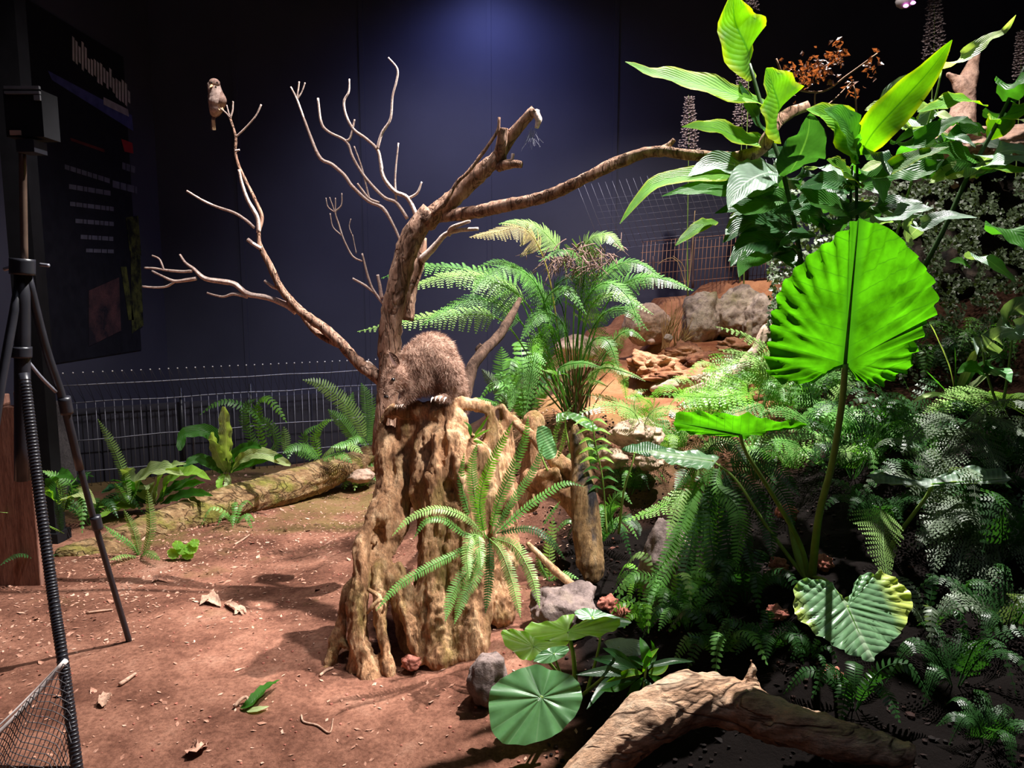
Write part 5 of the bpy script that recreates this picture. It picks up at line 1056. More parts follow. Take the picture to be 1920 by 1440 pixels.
# ------------------------------------------------------------------ tall broadleaf canes, top right
def cane(name, label, base, stems, leaves, d=3.0):
    t = thing(name, label, 'plant', P(*base))
    for s in stems: stemtube(t, s[0], s[1], s[1] * .6, s[2] if len(s) > 2 else 'stem_dark')
    for lf in leaves:
        l, w, mt = lf[:3]; dd = lf[3] if len(lf) > 3 else d; nr = lf[4] if len(lf) > 4 else (random.uniform(-.15, .15), -.85, .5)
        w *= 1.3; pts = [P(x, y, dd - .05 * i + (.08 if i == 0 else 0)) for i, (x, y) in enumerate(l)]
        if dd == d and len(lf) <= 3: pts[0] = P(l[0][0], l[0][1], d)
        blade(t, pts, w * dd / F, mt, wave=.1, wf=4, nrm=nr, fold=.18)
    return t
def RL(n, x0, x1, y0, y1, mats, d):
    R = random.Random(x0); out = []
    for i in range(n):
        x, y = R.uniform(x0, x1), R.uniform(y0, y1); L_ = R.uniform(50, 95); s = R.choice((-1, 1)); a = R.uniform(-.5, .35)
        out.append(([(x, y), (x + s * L_ * .35, y + a * 30 - 8), (x + s * L_ * .7, y + a * 55), (x + s * L_, y + a * 80 + 16)], R.uniform(11, 18), R.choice(mats), d + R.uniform(-.12, .25), (R.uniform(-.3, .3), -.85, R.uniform(.2, .9))))
    return out
random.seed(77)
cane('tall_broadleaf_plant', 'tall dark caned plant with lime leaves over the end of the long branch', (1520, 640, 2.99),
     [([(1520, 640, 2.99), (1500, 480, 2.99), (1470, 330, 2.96), (1438, 232, 2.94), (1405, 120, 2.94)], .012)],
     [([(1405, 120), (1400, 90), (1378, 40), (1375, -15)], 45, 'bright', 2.94, (0, -1, .1)), ([(1440, 190), (1385, 180), (1290, 152), (1225, 138), (1172, 116)], 24, 'bright', 2.94, (0, -.8, .6)),
      ([(1445, 238), (1460, 205), (1450, 165), (1436, 128)], 48, 'bright', 2.92, (.2, -1, .2)), ([(1442, 260), (1400, 262), (1340, 240), (1278, 238)], 22, 'bright', 2.94, (0, -.8, .6)), ([(1480, 325), (1500, 290), (1515, 250), (1518, 212)], 36, 'dark', 2.89, (0, -1, .1)),
      ([(1435, 250), (1425, 230), (1400, 190), (1385, 150)], 16, 'dark', 3.04), ([(1460, 320), (1400, 315), (1340, 305), (1290, 330)], 24, 'silver', 2.99), ([(1455, 320), (1420, 330), (1390, 350), (1365, 390)], 30, 'silver', 2.92, (-.3, -1, .3)),
      ([(1455, 330), (1370, 325), (1250, 335), (1200, 370), (1162, 420)], 16, 'bright', 2.94, (-.2, -.9, .5)), ([(1450, 335), (1400, 345), (1330, 345), (1240, 368)], 14, 'mid', 2.96), ([(1460, 345), (1400, 355), (1330, 355), (1260, 362)], 18, 'mid', 2.94), ([(1470, 370), (1430, 385), (1395, 395), (1365, 382)], 16, 'mid', 2.96)])
cane('tall_broadleaf_plant', 'young ginger plant with a fan of long lime leaves at the top right', (1615, 560, 2.95),
     [([(1610, 560, 2.95), (1608, 440, 2.9), (1606, 360, 2.9), (1608, 290, 2.9)], .009), ([(1625, 560, 2.98), (1600, 440, 2.95), (1595, 380, 2.95), (1598, 310, 2.92)], .007)],
     [([(1606, 300), (1590, 255), (1560, 220), (1512, 205)], 34, 'bright', 2.9, (-.3, -1, .4)), ([(1606, 300), (1600, 260), (1580, 225), (1545, 205)], 28, 'mid', 2.86, (.3, -1, .3)), ([(1612, 290), (1640, 245), (1700, 180), (1745, 130), (1785, 75)], 27, 'bright', 2.88, (-.2, -1, .3)),
      ([(1608, 300), (1605, 270), (1612, 250)], 16, 'mid', 2.85, (0, -1, .1)), ([(1615, 345), (1660, 320), (1710, 295), (1780, 275)], 14, 'bright', 2.85), ([(1610, 345), (1590, 325), (1570, 310), (1550, 300)], 24, 'bright', 2.9), ([(1612, 340), (1640, 335), (1650, 345), (1656, 380)], 20, 'mid', 2.86),
      ([(1615, 350), (1680, 320), (1730, 320), (1770, 300)], 30, 'mid', 2.95, (0, -.9, .5)), ([(1625, 300), (1640, 285), (1660, 305), (1668, 330)], 18, 'dark', 2.9), ([(1605, 350), (1560, 340), (1530, 345), (1500, 352)], 20, 'dark', 2.88), ([(1605, 400), (1560, 385), (1520, 370), (1490, 345)], 24, 'mid', 2.9)])
cane('tall_broadleaf_plant', 'leaning caned plant with silvery leaves at the right edge', (1740, 520, 3.25),
     [([(1700, 560, 3.35), (1765, 440, 3.25), (1815, 330, 3.20), (1865, 240, 3.15), (1925, 120, 3.10)], .012), ([(1770, 440, 3.25), (1800, 200, 3.25)] and [(1670, 480, 3.35), (1720, 300, 3.25), (1755, 180, 3.20), (1765, 130, 3.20)], .006, 'stem')],
     [([(1765, 130), (1800, 110), (1850, 75), (1880, 60), (1905, 28)], 11, 'pale', 3.17, (0, -.9, .5)), ([(1830, 315), (1860, 290), (1900, 282), (1940, 290)], 22, 'silver', 3.15, (0, -.8, .6)), ([(1810, 335), (1850, 310), (1900, 300), (1950, 310)], 20, 'silver', 3.10, (0, -.6, .8)),
      ([(1830, 300), (1810, 290), (1770, 282), (1745, 285)], 18, 'mid', 3.15), ([(1680, 300), (1720, 265), (1770, 235), (1815, 218)], 16, 'mid', 3.20), ([(1850, 260), (1880, 220), (1910, 210), (1950, 190)], 22, 'bright', 3.15), ([(1880, 190), (1895, 160), (1920, 150), (1960, 150)], 24, 'mid', 3.10),
      ([(1850, 200), (1800, 185), (1760, 200), (1720, 210)], 18, 'bright', 3.25, (0, -.6, .8)), ([(1700, 240), (1720, 225), (1750, 200), (1745, 190)], 22, 'silver', 3.35), ([(1690, 240), (1670, 200), (1690, 160), (1720, 140)], 24, 'silver', 3.55), ([(1700, 250), (1690, 225), (1665, 215), (1650, 235)], 16, 'silver', 3.45), ([(1830, 320), (1870, 315), (1920, 320), (1960, 315)], 10, 'bright', 3.05)] + RL(22, 1660, 1910, 215, 345, ['dark', 'mid', 'silver', 'mid', 'pale'], 3.55))
cane('tall_broadleaf_plant', 'dense dark and silver leaved plant behind the tip of the giant leaf', (1560, 620, 3.1),
     [([(1540, 640, 3.2), (1520, 520, 3.15), (1470, 450, 3.1), (1440, 400, 3.1)], .01), ([(1640, 620, 3.2), (1680, 500, 3.1), (1720, 420, 3.1), (1740, 380, 3.1)], .007)],
     [([(1640, 425), (1670, 405), (1710, 395), (1750, 390)], 20, 'silver', 2.9, (0, -.8, .6)), ([(1700, 450), (1725, 425), (1770, 405), (1832, 408)], 12, 'silver', 2.95), ([(1700, 460), (1700, 430), (1715, 410), (1735, 405)], 18, 'silver', 2.95), ([(1610, 420), (1640, 390), (1680, 380), (1730, 380)], 18, 'dark', 3.0),
      ([(1500, 440), (1450, 425), (1400, 420), (1355, 455)], 26, 'dark', 3.1, (0, -.8, .6)), ([(1480, 450), (1440, 450), (1400, 460), (1370, 500)], 26, 'dark', 3.05, (-.3, -1, .3)), ([(1440, 470), (1420, 480), (1395, 495), (1385, 520)], 18, 'mid', 3.0), ([(1500, 410), (1450, 400), (1400, 385), (1340, 400)], 20, 'dark', 3.15),
      ([(1345, 415), (1320, 420), (1290, 440), (1265, 462)], 12, 'bright', 3.1), ([(1520, 420), (1480, 380), (1440, 370), (1400, 372)], 22, 'mid', 3.1), ([(1560, 440), (1530, 400), (1500, 390), (1450, 400)], 22, 'dark', 3.05), ([(1420, 400), (1390, 410), (1370, 430), (1360, 440)], 16, 'silver', 3.1),
      ([(1810, 485), (1840, 482), (1870, 500), (1905, 530)], 16, 'silver', 2.9), ([(1820, 500), (1800, 490), (1780, 490)], 10, 'mid', 2.95), ([(1540, 440), (1570, 410), (1600, 395), (1640, 380)], 22, 'dark', 3.0)] + RL(26, 1370, 1620, 300, 520, ['dark', 'dark', 'mid', 'silver'], 3.1))
cane('shrub', 'shrub with grey green oval leaves at the right edge middle', (1900, 760, 3.0),
     [([(1880, 760, 3.0), (1890, 700, 3.0), (1900, 620, 3.0)], .006, 'stem'), ([(1870, 760, 3.0), (1850, 700, 3.0), (1840, 640, 3.0)], .006, 'stem')],
     [([(1870, 625), (1890, 595), (1915, 570), (1950, 560)], 22, 'silver', 2.95), ([(1880, 630), (1900, 620), (1930, 605), (1960, 600)], 18, 'silver', 2.9), ([(1845, 660), (1860, 640), (1880, 625), (1910, 620)], 20, 'silver', 2.9), ([(1850, 660), (1840, 650), (1830, 640), (1832, 665)], 12, 'silver', 2.9), ([(1850, 700), (1870, 690), (1885, 700), (1895, 720)], 16, 'round', 2.9),
      ([(1845, 700), (1830, 690), (1810, 690), (1795, 700)], 14, 'mid', 2.95), ([(1860, 440), (1890, 430), (1920, 450), (1960, 500)], 34, 'mid', 2.8, (0, -.8, .6))])
# strappy plant behind leaf edge
stp2 = thing('strappy_plant', 'strappy leaved plant with an arching pale stalk right of the giant leaf', 'plant', P(1790, 745, 3.4))
for (l, w, mt) in [([(1790, 745), (1780, 690), (1755, 630), (1740, 600)], .02, 'pale'), ([(1790, 745), (1790, 690), (1790, 650)], .02, 'mid'), ([(1795, 745), (1830, 720), (1860, 700), (1890, 712)], .025, 'pale'), ([(1785, 745), (1760, 720), (1740, 700), (1725, 685)], .02, 'mid'), ([(1790, 745), (1830, 690), (1870, 670)], .02, 'mid'),
                   ([(1790, 745), (1810, 700), (1830, 650), (1820, 640)], .02, 'pale'), ([(1785, 748), (1760, 740), (1730, 745), (1710, 755)], .02, 'pale')]:
    blade(stp2, [P(x, y, 3.4 - .05 * i) for i, (x, y) in enumerate(l)], w, mt, n=12, m=4)

# flower spikes
random.seed(15)
def spike(label, x, y0, y1, d, w):
    t = thing('flower_spike', label, 'flower', V((P(x, y1, d).x, P(x, y1, d).y, H(P(x, y1, d).x, P(x, y1, d).y))), None)
    mb = MB(); gq = P(x, y1 + 60, d); tube(mb, [V((gq.x + .02, gq.y, H(gq.x, gq.y) - .02)), V((gq.x, gq.y, (H(gq.x, gq.y) + gq.z) / 2)), P(x, (y0 + y1) / 2, d), P(x - 1, y0 - 4, d)], [.006, .004, .002], 6, 8); mb.build('stem', G['stem'], t)
    mb = MB(); n = int((y1 - y0) * 1.5); s = d / F
    for i in range(n):
        u = i / n; c = P(x, y0 + (y1 - y0) * u, d); a = i * 2.4; r = w * s * (.35 + .65 * u) * random.uniform(.6, 1)
        c2 = c + V((math.cos(a) * r, math.sin(a) * r, random.uniform(-.004, .004)))
        for k in range(5):
            b_ = k * 2 * PI / 5 + a; e = V((math.cos(b_), math.sin(b_), random.uniform(-.3, .8))).normalized(); f = e.orthogonal().normalized() * .00125 * d; e = e * d / 3.6
            mb.add([c2, c2 + e * .007 + f, c2 + e * .013, c2 + e * .007 - f], [(0, 1, 2, 3)])
    mb.build('blossoms', MAT['flower'], t); return t
spike('pale flower spike standing above the long branch, leftmost of the flower spikes', 1292, 182, 285, 6.3, 18)
spike('pale flower spike half hidden behind the lime leaves on the dark cane', 1392, 120, 240, 6.3, 17)
spike('pale flower spike at the top edge behind the uppermost lime leaf', 1408, -20, 18, 6.0, 12)
spike('tall pale flower spike at the top right below the ceiling camera', 1752, -15, 120, 5.7, 22)
spike('dim flower spike at the far right edge', 1915, 60, 150, 5.6, 14)

# withered hanging leaves
wt = thing('withered_branch', 'withered rusty brown leaves hanging on a thin wire branch at the top right', 'plant', P(1540, 180, 3.2))
mb = MB(); tube(mb, pxs([(1455, 110, 3.2), (1480, 160, 3.2), (1540, 172, 3.2), (1590, 140, 3.2), (1645, 100, 3.2)]), [.004, .004, .003], 6, 20)
tube(mb, pxs([(1525, 212, 3.0), (1560, 190, 3.1), (1600, 150, 3.2)]), [.003, .003, .002], 6, 12); tube(mb, pxs([(1606, 230, 3.2), (1604, 180, 3.2), (1600, 160, 3.2)]), .003, 6, 6); tube(mb, pxs([(1528, 215, 3.2), (1528, 180, 3.2), (1530, 172, 3.2)]), .003, 6, 6)
mb.build('stem', G['stem_brown'], wt)
random.seed(8)
LV = []
for i in range(230):
    u = random.random(); x = 1462 + u * 120; y = 150 - 30 * u + random.gauss(0, 14) - 25 * max(0, 1 - abs(x - 1575) / 25)
    LV.append((x, y))
for i in range(22): LV.append((random.gauss(1636, 7), random.gauss(122, 14)))
for i in range(16): LV.append((random.gauss(1598, 8), random.gauss(165, 10)))
mb = MB()
for (x, y) in LV:
    c_ = P(x, y, 3.2 + random.uniform(-.06, .06)); a = random.uniform(0, 2 * PI); e = V((math.cos(a), random.uniform(-.5, .5), math.sin(a) - .4)).normalized(); f = e.cross(V((random.gauss(0, 1), random.gauss(0, 1), random.gauss(0, 1)))).normalized(); g = e.cross(f); l_ = random.uniform(.014, .036)
    mb.add([c_, c_ + e * l_ * .4 + f * l_ * .35 + g * l_ * .15, c_ + e * l_ * .5, c_ + e * l_ * .4 - f * l_ * .35 + g * l_ * .15, c_ + e * l_ - g * l_ * .2], [(0, 1, 2), (0, 2, 3), (1, 4, 2), (2, 4, 3)], [(0, .3), (.5, .9), (.5, .55), (.5, .1), (1, .3)])
o = mb.build('withered_leaves', MAT['dryleaf'], wt, False)

# hedge of small leaves
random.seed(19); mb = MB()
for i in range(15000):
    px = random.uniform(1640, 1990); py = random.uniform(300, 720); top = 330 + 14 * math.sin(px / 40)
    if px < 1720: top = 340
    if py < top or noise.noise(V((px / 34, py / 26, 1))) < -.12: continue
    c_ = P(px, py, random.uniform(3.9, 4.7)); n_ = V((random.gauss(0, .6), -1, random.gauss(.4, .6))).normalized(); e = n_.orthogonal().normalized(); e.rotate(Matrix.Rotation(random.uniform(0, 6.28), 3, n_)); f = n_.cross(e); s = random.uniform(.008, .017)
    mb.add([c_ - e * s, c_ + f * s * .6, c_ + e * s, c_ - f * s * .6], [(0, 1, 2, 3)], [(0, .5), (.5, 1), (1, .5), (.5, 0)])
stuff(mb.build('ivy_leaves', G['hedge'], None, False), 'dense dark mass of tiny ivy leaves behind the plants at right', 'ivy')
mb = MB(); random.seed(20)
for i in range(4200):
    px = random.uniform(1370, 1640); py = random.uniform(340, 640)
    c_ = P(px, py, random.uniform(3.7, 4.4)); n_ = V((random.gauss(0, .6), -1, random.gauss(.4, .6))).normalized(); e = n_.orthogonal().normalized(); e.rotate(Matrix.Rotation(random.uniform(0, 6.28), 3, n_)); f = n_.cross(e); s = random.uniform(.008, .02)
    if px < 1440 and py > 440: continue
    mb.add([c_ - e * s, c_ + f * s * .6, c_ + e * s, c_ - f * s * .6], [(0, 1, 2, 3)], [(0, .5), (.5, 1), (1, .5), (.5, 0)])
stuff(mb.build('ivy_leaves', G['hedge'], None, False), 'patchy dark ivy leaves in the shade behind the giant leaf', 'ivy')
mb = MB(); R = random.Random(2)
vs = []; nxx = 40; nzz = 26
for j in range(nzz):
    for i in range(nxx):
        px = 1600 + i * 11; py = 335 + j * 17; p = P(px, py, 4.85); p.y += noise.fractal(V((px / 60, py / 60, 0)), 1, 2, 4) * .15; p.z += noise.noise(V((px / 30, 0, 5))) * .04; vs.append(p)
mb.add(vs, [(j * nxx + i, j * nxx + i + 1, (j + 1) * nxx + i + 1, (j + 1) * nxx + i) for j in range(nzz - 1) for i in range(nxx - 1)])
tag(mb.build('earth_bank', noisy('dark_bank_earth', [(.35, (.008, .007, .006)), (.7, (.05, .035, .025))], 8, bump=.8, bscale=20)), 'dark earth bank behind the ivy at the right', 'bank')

# dry grass near boulder
random.seed(6)
for (x0_, x1_, yb, yt, d, lab) in [(1240, 1290, 655, 560, 5.45, 'dry straw grass tuft right of the rounded boulder'), (1265, 1310, 660, 590, 5.35, 'fallen dry palm frond leaning on the grey rock slab')]:
    mb = MB()
    for i in range(26):
        a = P(random.uniform(x0_, x0_ + 14), yb, d); e = P(random.uniform(x0_, x1_), random.uniform(yt, yt + 40), d - .05); tube(mb, [a, a.lerp(e, .5) + V((random.uniform(-.02, .02), 0, .01)), e], [.004, .004, .001], 4, 4, cap=False)
    tag(mb.build('dry_grass', MAT['grass_dry']), lab, 'grass')
gr = thing('grass_tuft', 'thin arching green grass stalks beside the rusty fence post', 'grass', P(1285, 545, 6.3))
for l in [[(1290, 545), (1297, 480), (1303, 395)], [(1285, 545), (1282, 500), (1262, 480)], [(1288, 545), (1270, 490), (1250, 485), (1235, 495)]]:
    mb = MB(); tube(mb, [P(x, y, 6.3) for x, y in l], .003, 5, 10); mb.build('stalk', MAT['grass_dry'], gr)

# ------------------------------------------------------------------ furry animal
an = thing('marsupial', 'brown furry wallaby-like marsupial crouching on top of the stump, head down to the left', 'animal', P(800, 755, 3.08))
A = []
A.append([(826, 690, 3.1, 38), (810, 668, 3.1, 45), (788, 680, 3.08, 40), (768, 695, 3.06, 33), (755, 705, 3.04, 27)])
A.append([(825, 700, 3.1, 36), (800, 705, 3.08, 34), (775, 715, 3.06, 28)])
A.append([(840, 690, 3.05, 26), (846, 712, 3.04, 21), (852, 730, 3.05, 11), (840, 742, 3.04, 8), (826, 746, 2.98, 7), (819, 748, 2.95, 5)])
A.append([(840, 690, 3.2, 24), (846, 712, 3.2, 19), (850, 730, 3.2, 10), (835, 744, 3.18, 8), (815, 748, 3.12, 7)])
A.append([(765, 715, 3.02, 16), (768, 735, 3.01, 10), (757, 750, 3.0, 7), (748, 757, 2.97, 6)])
A.append([(765, 715, 3.14, 15), (766, 735, 3.14, 10), (760, 752, 3.12, 7), (752, 758, 3.1, 6)])
A.append([(755, 703, 3.03, 25), (745, 707, 3.0, 23), (736, 716, 2.98, 18), (731, 727, 2.96, 13), (728, 737, 2.95, 10.5), (727, 743, 2.94, 8)])
A.append([(858, 705, 3.12, 12), (866, 735, 3.15, 9), (868, 765, 3.18, 7), (862, 790, 3.22, 6), (858, 815, 3.26, 4)])
body = organic('body', [chain(c) for c in A], MAT['fur'], .006, an, 4, lump(.003, 25), sub=2)
# fur coat
me = body.data; co = [v.co.copy() for v in me.vertices]; no = [v.normal.copy() for v in me.vertices]
for p in me.polygons: pass
polys = [(p.center.copy(), p.normal.copy(), p.area) for p in me.polygons]
areas = np.cumsum([p[2] for p in polys]); random.seed(4); mb = MB()
snout = P(728, 740, 2.95); foot = P(824, 747, 2.97); off = V(an.location)
o0 = off
vsall = []; fsall = []
for i in range(30000):
    k = int(np.searchsorted(areas, random.random() * areas[-1])); c_, n_, _ = polys[min(k, len(polys) - 1)]
    c_ = c_ + V((random.gauss(0, .003), random.gauss(0, .003), random.gauss(0, .003)))
    near = min((c_ - snout).length / .05, (c_ - foot).length / .05, 1)
    l_ = random.uniform(.012, .024) * max(.3, near)
    flow = V((.55, 0, -.55)) if c_.x > P(770, 700, 3.06).x else V((.7, 0, .2))
    D = (n_ * .75 + flow * .6 + V((random.gauss(0, .25), random.gauss(0, .25), random.gauss(0, .25)))).normalized()
    S_ = D.cross(n_ + V((random.gauss(0, .5), random.gauss(0, .5), random.gauss(0, .5)))); S_ = S_.normalized() * .0007
    b0 = len(vsall); vsall += [c_ - S_, c_ + S_, c_ + D * l_ + V((0, 0, -.003))]; fsall.append((b0, b0 + 1, b0 + 2))
mb.add(vsall, fsall); fo = mb.build('fur_coat', MAT['furs'], an); fo['kind'] = 'stuff'
for (bx, by, bd, tx, ty, td, w) in [(746, 685, 2.99, 730, 660, 2.96, 8), (764, 685, 3.04, 756, 660, 3.05, 8)]:
    b_, t_ = P(bx, by, bd), P(tx, ty, td)
    blade(an, [b_, b_.lerp(t_, .5), t_], w * 3 / F * 1.0, 'skin', n=10, m=6, name='ear', fold=.7, wave=0, nrm=(.3, -1, .2), prof=lambda u: math.sin(PI * (u * .85 + .13)) ** .7)
    mb = MB()
    for i in range(500):
        u = random.random(); c_ = b_.lerp(t_, u) + V((random.uniform(-.013, .013), random.uniform(-.006, .006), random.uniform(-.006, .006))) * math.sin(PI * (u * .85 + .13)); D = ((t_ - b_).normalized() + V((random.gauss(0, .5), random.gauss(0, .5), random.gauss(0, .5)))).normalized(); S_ = D.orthogonal().normalized() * .0006
        mb.add([c_ - S_, c_ + S_, c_ + D * .011], [(0, 1, 2)])
    e_ = mb.build('ear_fur', MAT['furs'], an); e_['kind'] = 'stuff'
mb = MB(); ico(mb, P(737, 712, 2.938), .0085, 3); mb.build('eye', MAT['eye'], an)
mb = MB(); ico(mb, P(724, 744, 2.925), .0095, 3, 1.1, .8, .7); mb.build('nose', MAT['eye'], an)
for k in range(4):
    a = P(812 + k * 8, 746 - (2 if k in (1, 2) else 0), 2.955); mb = MB(); tube(mb, [a, a + V((-.004, -.016, -.002)), a + V((-.007, -.026, -.016))], [.0042, .0035, .0008], 6, 6); mb.build('claw', MAT['claw'], an)
for k in range(4):
    a = P(744 + k * 4, 758, 2.97); mb = MB(); tube(mb, [a, a + V((-.004, -.01, -.004)), a + V((-.007, -.016, -.012))], [.003, .0025, .0006], 6, 5); mb.build('claw', MAT['claw'], an)

# ------------------------------------------------------------------ bird
bd = thing('small_bird', 'small brown bird with pale breast perched on the top twig at upper left', 'bird', P(412, 205, 3.86))
B = [[(401, 163, 3.86, 12), (404, 175, 3.86, 13), (407, 190, 3.86, 16), (405, 202, 3.86, 13), (401, 212, 3.87, 7)]]
organic('body', [chain(c) for c in B], MAT['feather_pale'], .004, bd, 3, lump(.002, 40))
for sgn, x in ((1, 418), (-1, 394)):
    mb = MB(); vs = []; c0_ = P(x, 172, 3.84)
    blade(bd, [P(x - sgn * 2, 170, 3.85), P(x + sgn * 1, 188, 3.83), P(x - sgn * 6, 210, 3.86), P(402, 222, 3.88)], .022, 'feather', n=12, m=6, name='wing', nrm=(sgn * .8, -.7, .1), wave=.03, fold=-.3)
mb = MB(); ico(mb, P(402, 156, 3.85), .027, 3, 1, .95, .85); mb.build('head', MAT['feather'], bd)
mb = MB(); tube(mb, [P(397, 161, 3.825), P(393, 164, 3.8)], [.007, .001], 8, 3); mb.build('beak', MAT['gold'], bd)
for dx in (-4, 6): 
    mb = MB(); ico(mb, P(401 + dx, 155, 3.826), .0045, 2); mb.build('eye', MAT['eye'], bd)
blade(bd, [P(402, 208, 3.87), P(401, 225, 3.88), P(401, 244, 3.88)], .014, 'feather', n=8, m=4, name='tail', prof=lambda u: .9)
blade(bd, [P(400, 225, 3.865), P(401, 235, 3.865), P(402, 244, 3.865)], .009, 'gold', n=6, m=4, name='tail_tip', prof=lambda u: .9)
for dx in (0, 7):
    mb = MB(); tube(mb, [P(408 + dx, 200, 3.85), P(412 + dx, 207, 3.83), P(415 + dx * .6, 206, 3.8)], [.004, .003, .0025], 6, 5); mb.build('leg', MAT['gold'], bd)

# ------------------------------------------------------------------ left equipment
lt = thing('lamp_stand', 'black tripod lamp stand with a box shaped lamp head at the left edge', 'lamp stand', P(45, 1100, 2.7))
def bar(parent, l, r, name, mat, seg=10, bump=0, bs=60, n=None):
    mb = MB(); tube(mb, [P(*a) for a in l], r, seg, n or len(l) * 3, bump=bump, bs=bs); return mb.build(name, MAT[mat] if mat in MAT else mat, parent)
bar(lt, [(42, 900, 2.62), (42, 500, 2.6)], .026, 'lower_pole', 'black')
bar(lt, [(46, 500, 2.6), (42, 270, 2.6)], .012, 'upper_pole', plain('copper_tinted_pole', (.2, .13, .1), .35, .5, .6))
bar(lt, [(42, 515, 2.58), (42, 485, 2.58)], .04, 'collar', 'black'); bar(lt, [(40, 670, 2.6), (40, 650, 2.6)], .034, 'collar', 'black')
bar(lt, [(75, 496, 2.56), (92, 498, 2.56)], .006, 'knob', 'wire'); bar(lt, [(8, 505, 2.56), (40, 497, 2.56)], .007, 'clamp_arm', 'wire')
bar(lt, [(50, 510, 2.6), (85, 650, 2.68), (118, 750, 2.75), (150, 880, 2.83)], .015, 'leg', 'black')
lg = bar(lt, [(146, 860, 2.82), (175, 970, 2.89), (215, 1110, 2.98), (247, 1218, 3.05)], .012, 'lower_leg', 'black')
bar(lt, [(120, 745, 2.745), (126, 775, 2.76)], .023, 'leg_clamp', 'black'); bar(lt, [(178, 968, 2.89), (184, 992, 2.9)], .021, 'leg_clamp', 'black')
bar(lt, [(244, 1212, 3.04), (252, 1230, 3.06)], .019, 'rubber_foot', 'black')
bar(lt, [(35, 655, 2.6), (75, 705, 2.66), (105, 735, 2.72)], .006, 'brace', 'wire')
bar(lt, [(38, 520, 2.6), (-10, 800, 2.5), (-40, 1100, 2.5)], .015, 'leg', 'black')
hd = P(60, 215, 2.58)
mb = MB(); x_, y_, z_ = hd
box(mb, (x_ - .065, y_ - .04, z_ - .08), (x_ + .06, y_ + .05, z_ + .07)); ho = mb.build('lamp_head', MAT['black_matte'], lt, False)
mb = MB()
for k in range(2): box(mb, (x_ - .055, y_ - .05, z_ + .055 + k * .016), (x_ + .06, y_ - .04, z_ + .064 + k * .016))
box(mb, (x_ + .04, y_ - .048, z_ + .035), (x_ + .06, y_ - .041, z_ + .052)); mb.build('chrome_trim', plain('dull_chrome', (.35, .36, .38), .3, .6, .6), lt, False)
mb = MB(); box(mb, (x_ - .05, y_ - .046, z_ - .075), (x_ - .015, y_ - .04, z_ - .06)); mb.build('small_tag', plain('peach_tag', (.45, .28, .22), .6, .3), lt, False)
mb = MB(); box(mb, (x_ - .03, y_ - .05, z_ - .13), (x_ + .03, y_ + .02, z_ - .09)); mb.build('yoke', MAT['black'], lt, False)
rb = thing('ribbed_pole', 'black ribbed pole standing in front of the left side, partly holding the net', 'pole', P(150, 1480, 2.15))
mb = MB(); pts = [P(*a) for a in [(45, 700, 2.5), (70, 900, 2.43), (100, 1120, 2.32), (118, 1240, 2.25), (150, 1480, 2.15)]]
c_ = cat(pts, 120); seg = 8; vs = []
tube(mb, pts, [.017, .0165, .0165, .017, .017], 10, 30)
for i in range(2, 118): 
    d_ = (c_[i + 1] - c_[i]).normalized(); tube(mb, [c_[i] - d_ * .0025, c_[i] + d_ * .0025], .0182, 10, 1)
mb.build('ribbed_shaft', MAT['black'], rb)
co_ = thing('black_column', 'tall matt black column beside the banner at the left', 'column', P(85, 900, 4.35))
mb = MB(); q = P(85, 880, 4.35); box(mb, (q.x - .08, q.y - .05, H(q.x, q.y) - .05), (q.x + .065, q.y + .05, ZT)); mb.build('shaft', MAT['black_matte'], co_, False)
mb = MB(); box(mb, (q.x - .1, q.y - .07, H(q.x, q.y) - .05), (q.x + .085, q.y + .07, .06)); mb.build('base', MAT['black_matte'], co_, False)
pq = thing('fence_board', 'narrow weathered grey panel between the black column and the fence', 'panel', P(125, 860, 5.4))
for (x_, w_) in ((106, 12), (128, 10)):
    q = P(x_, 850, 5.4); mb = MB(); box(mb, (q.x - w_ * .0039, q.y, H(q.x, q.y) - .03), (q.x + w_ * .0039, q.y + .02, P(x_, 752, 5.4).z)); mb.build('board', noisy('grey_board', [(.3, (.1, .09, .1)), (.7, (.24, .22, .23))], 6, bump=.3), pq, False)
pk = thing('wooden_post', 'weathered reddish wooden post board with a notched top at the left edge', 'post', P(20, 1100, 3.65))
def slab(parent, pxl, pxr, pyt, pyb, d, name, mat, th=.05):
    a = P(pxl, pyb, d); b_ = P(pxr, pyt, d); mb = MB(); box(mb, (a.x, d, min(a.z, 0) if pyb > 1090 else a.z), (b_.x, d + th, b_.z)); o = mb.build(name, MAT[mat], parent, False)
    m_ = o.modifiers.new('b', 'BEVEL'); m_.width = .006; m_.segments = 2; return o
slab(pk, -60, 50, 762, 1105, 3.65, 'board', 'plank'); slab(pk, 26, 44, 734, 762, 3.65, 'tenon', 'plank'); slab(pk, -60, 6, 740, 762, 3.65, 'tenon', 'plank')
bb = thing('bamboo_pole', 'thin brown bamboo pole lying across the ground at the lower left', 'pole', P(50, 1255, 2.95))
mb = MB(); tube(mb, pxs([(-60, 1278, 2.78), (40, 1262, 2.85), (112, 1243, 2.95)]), .016, 8, 10, bump=.1, bs=30); mb.build('cane', MAT['plank'], bb)
bar(bb, [(-60, 1262, 2.85), (40, 1246, 2.95), (112, 1232, 3.02)], .007, 'thin_cane', 'plank')
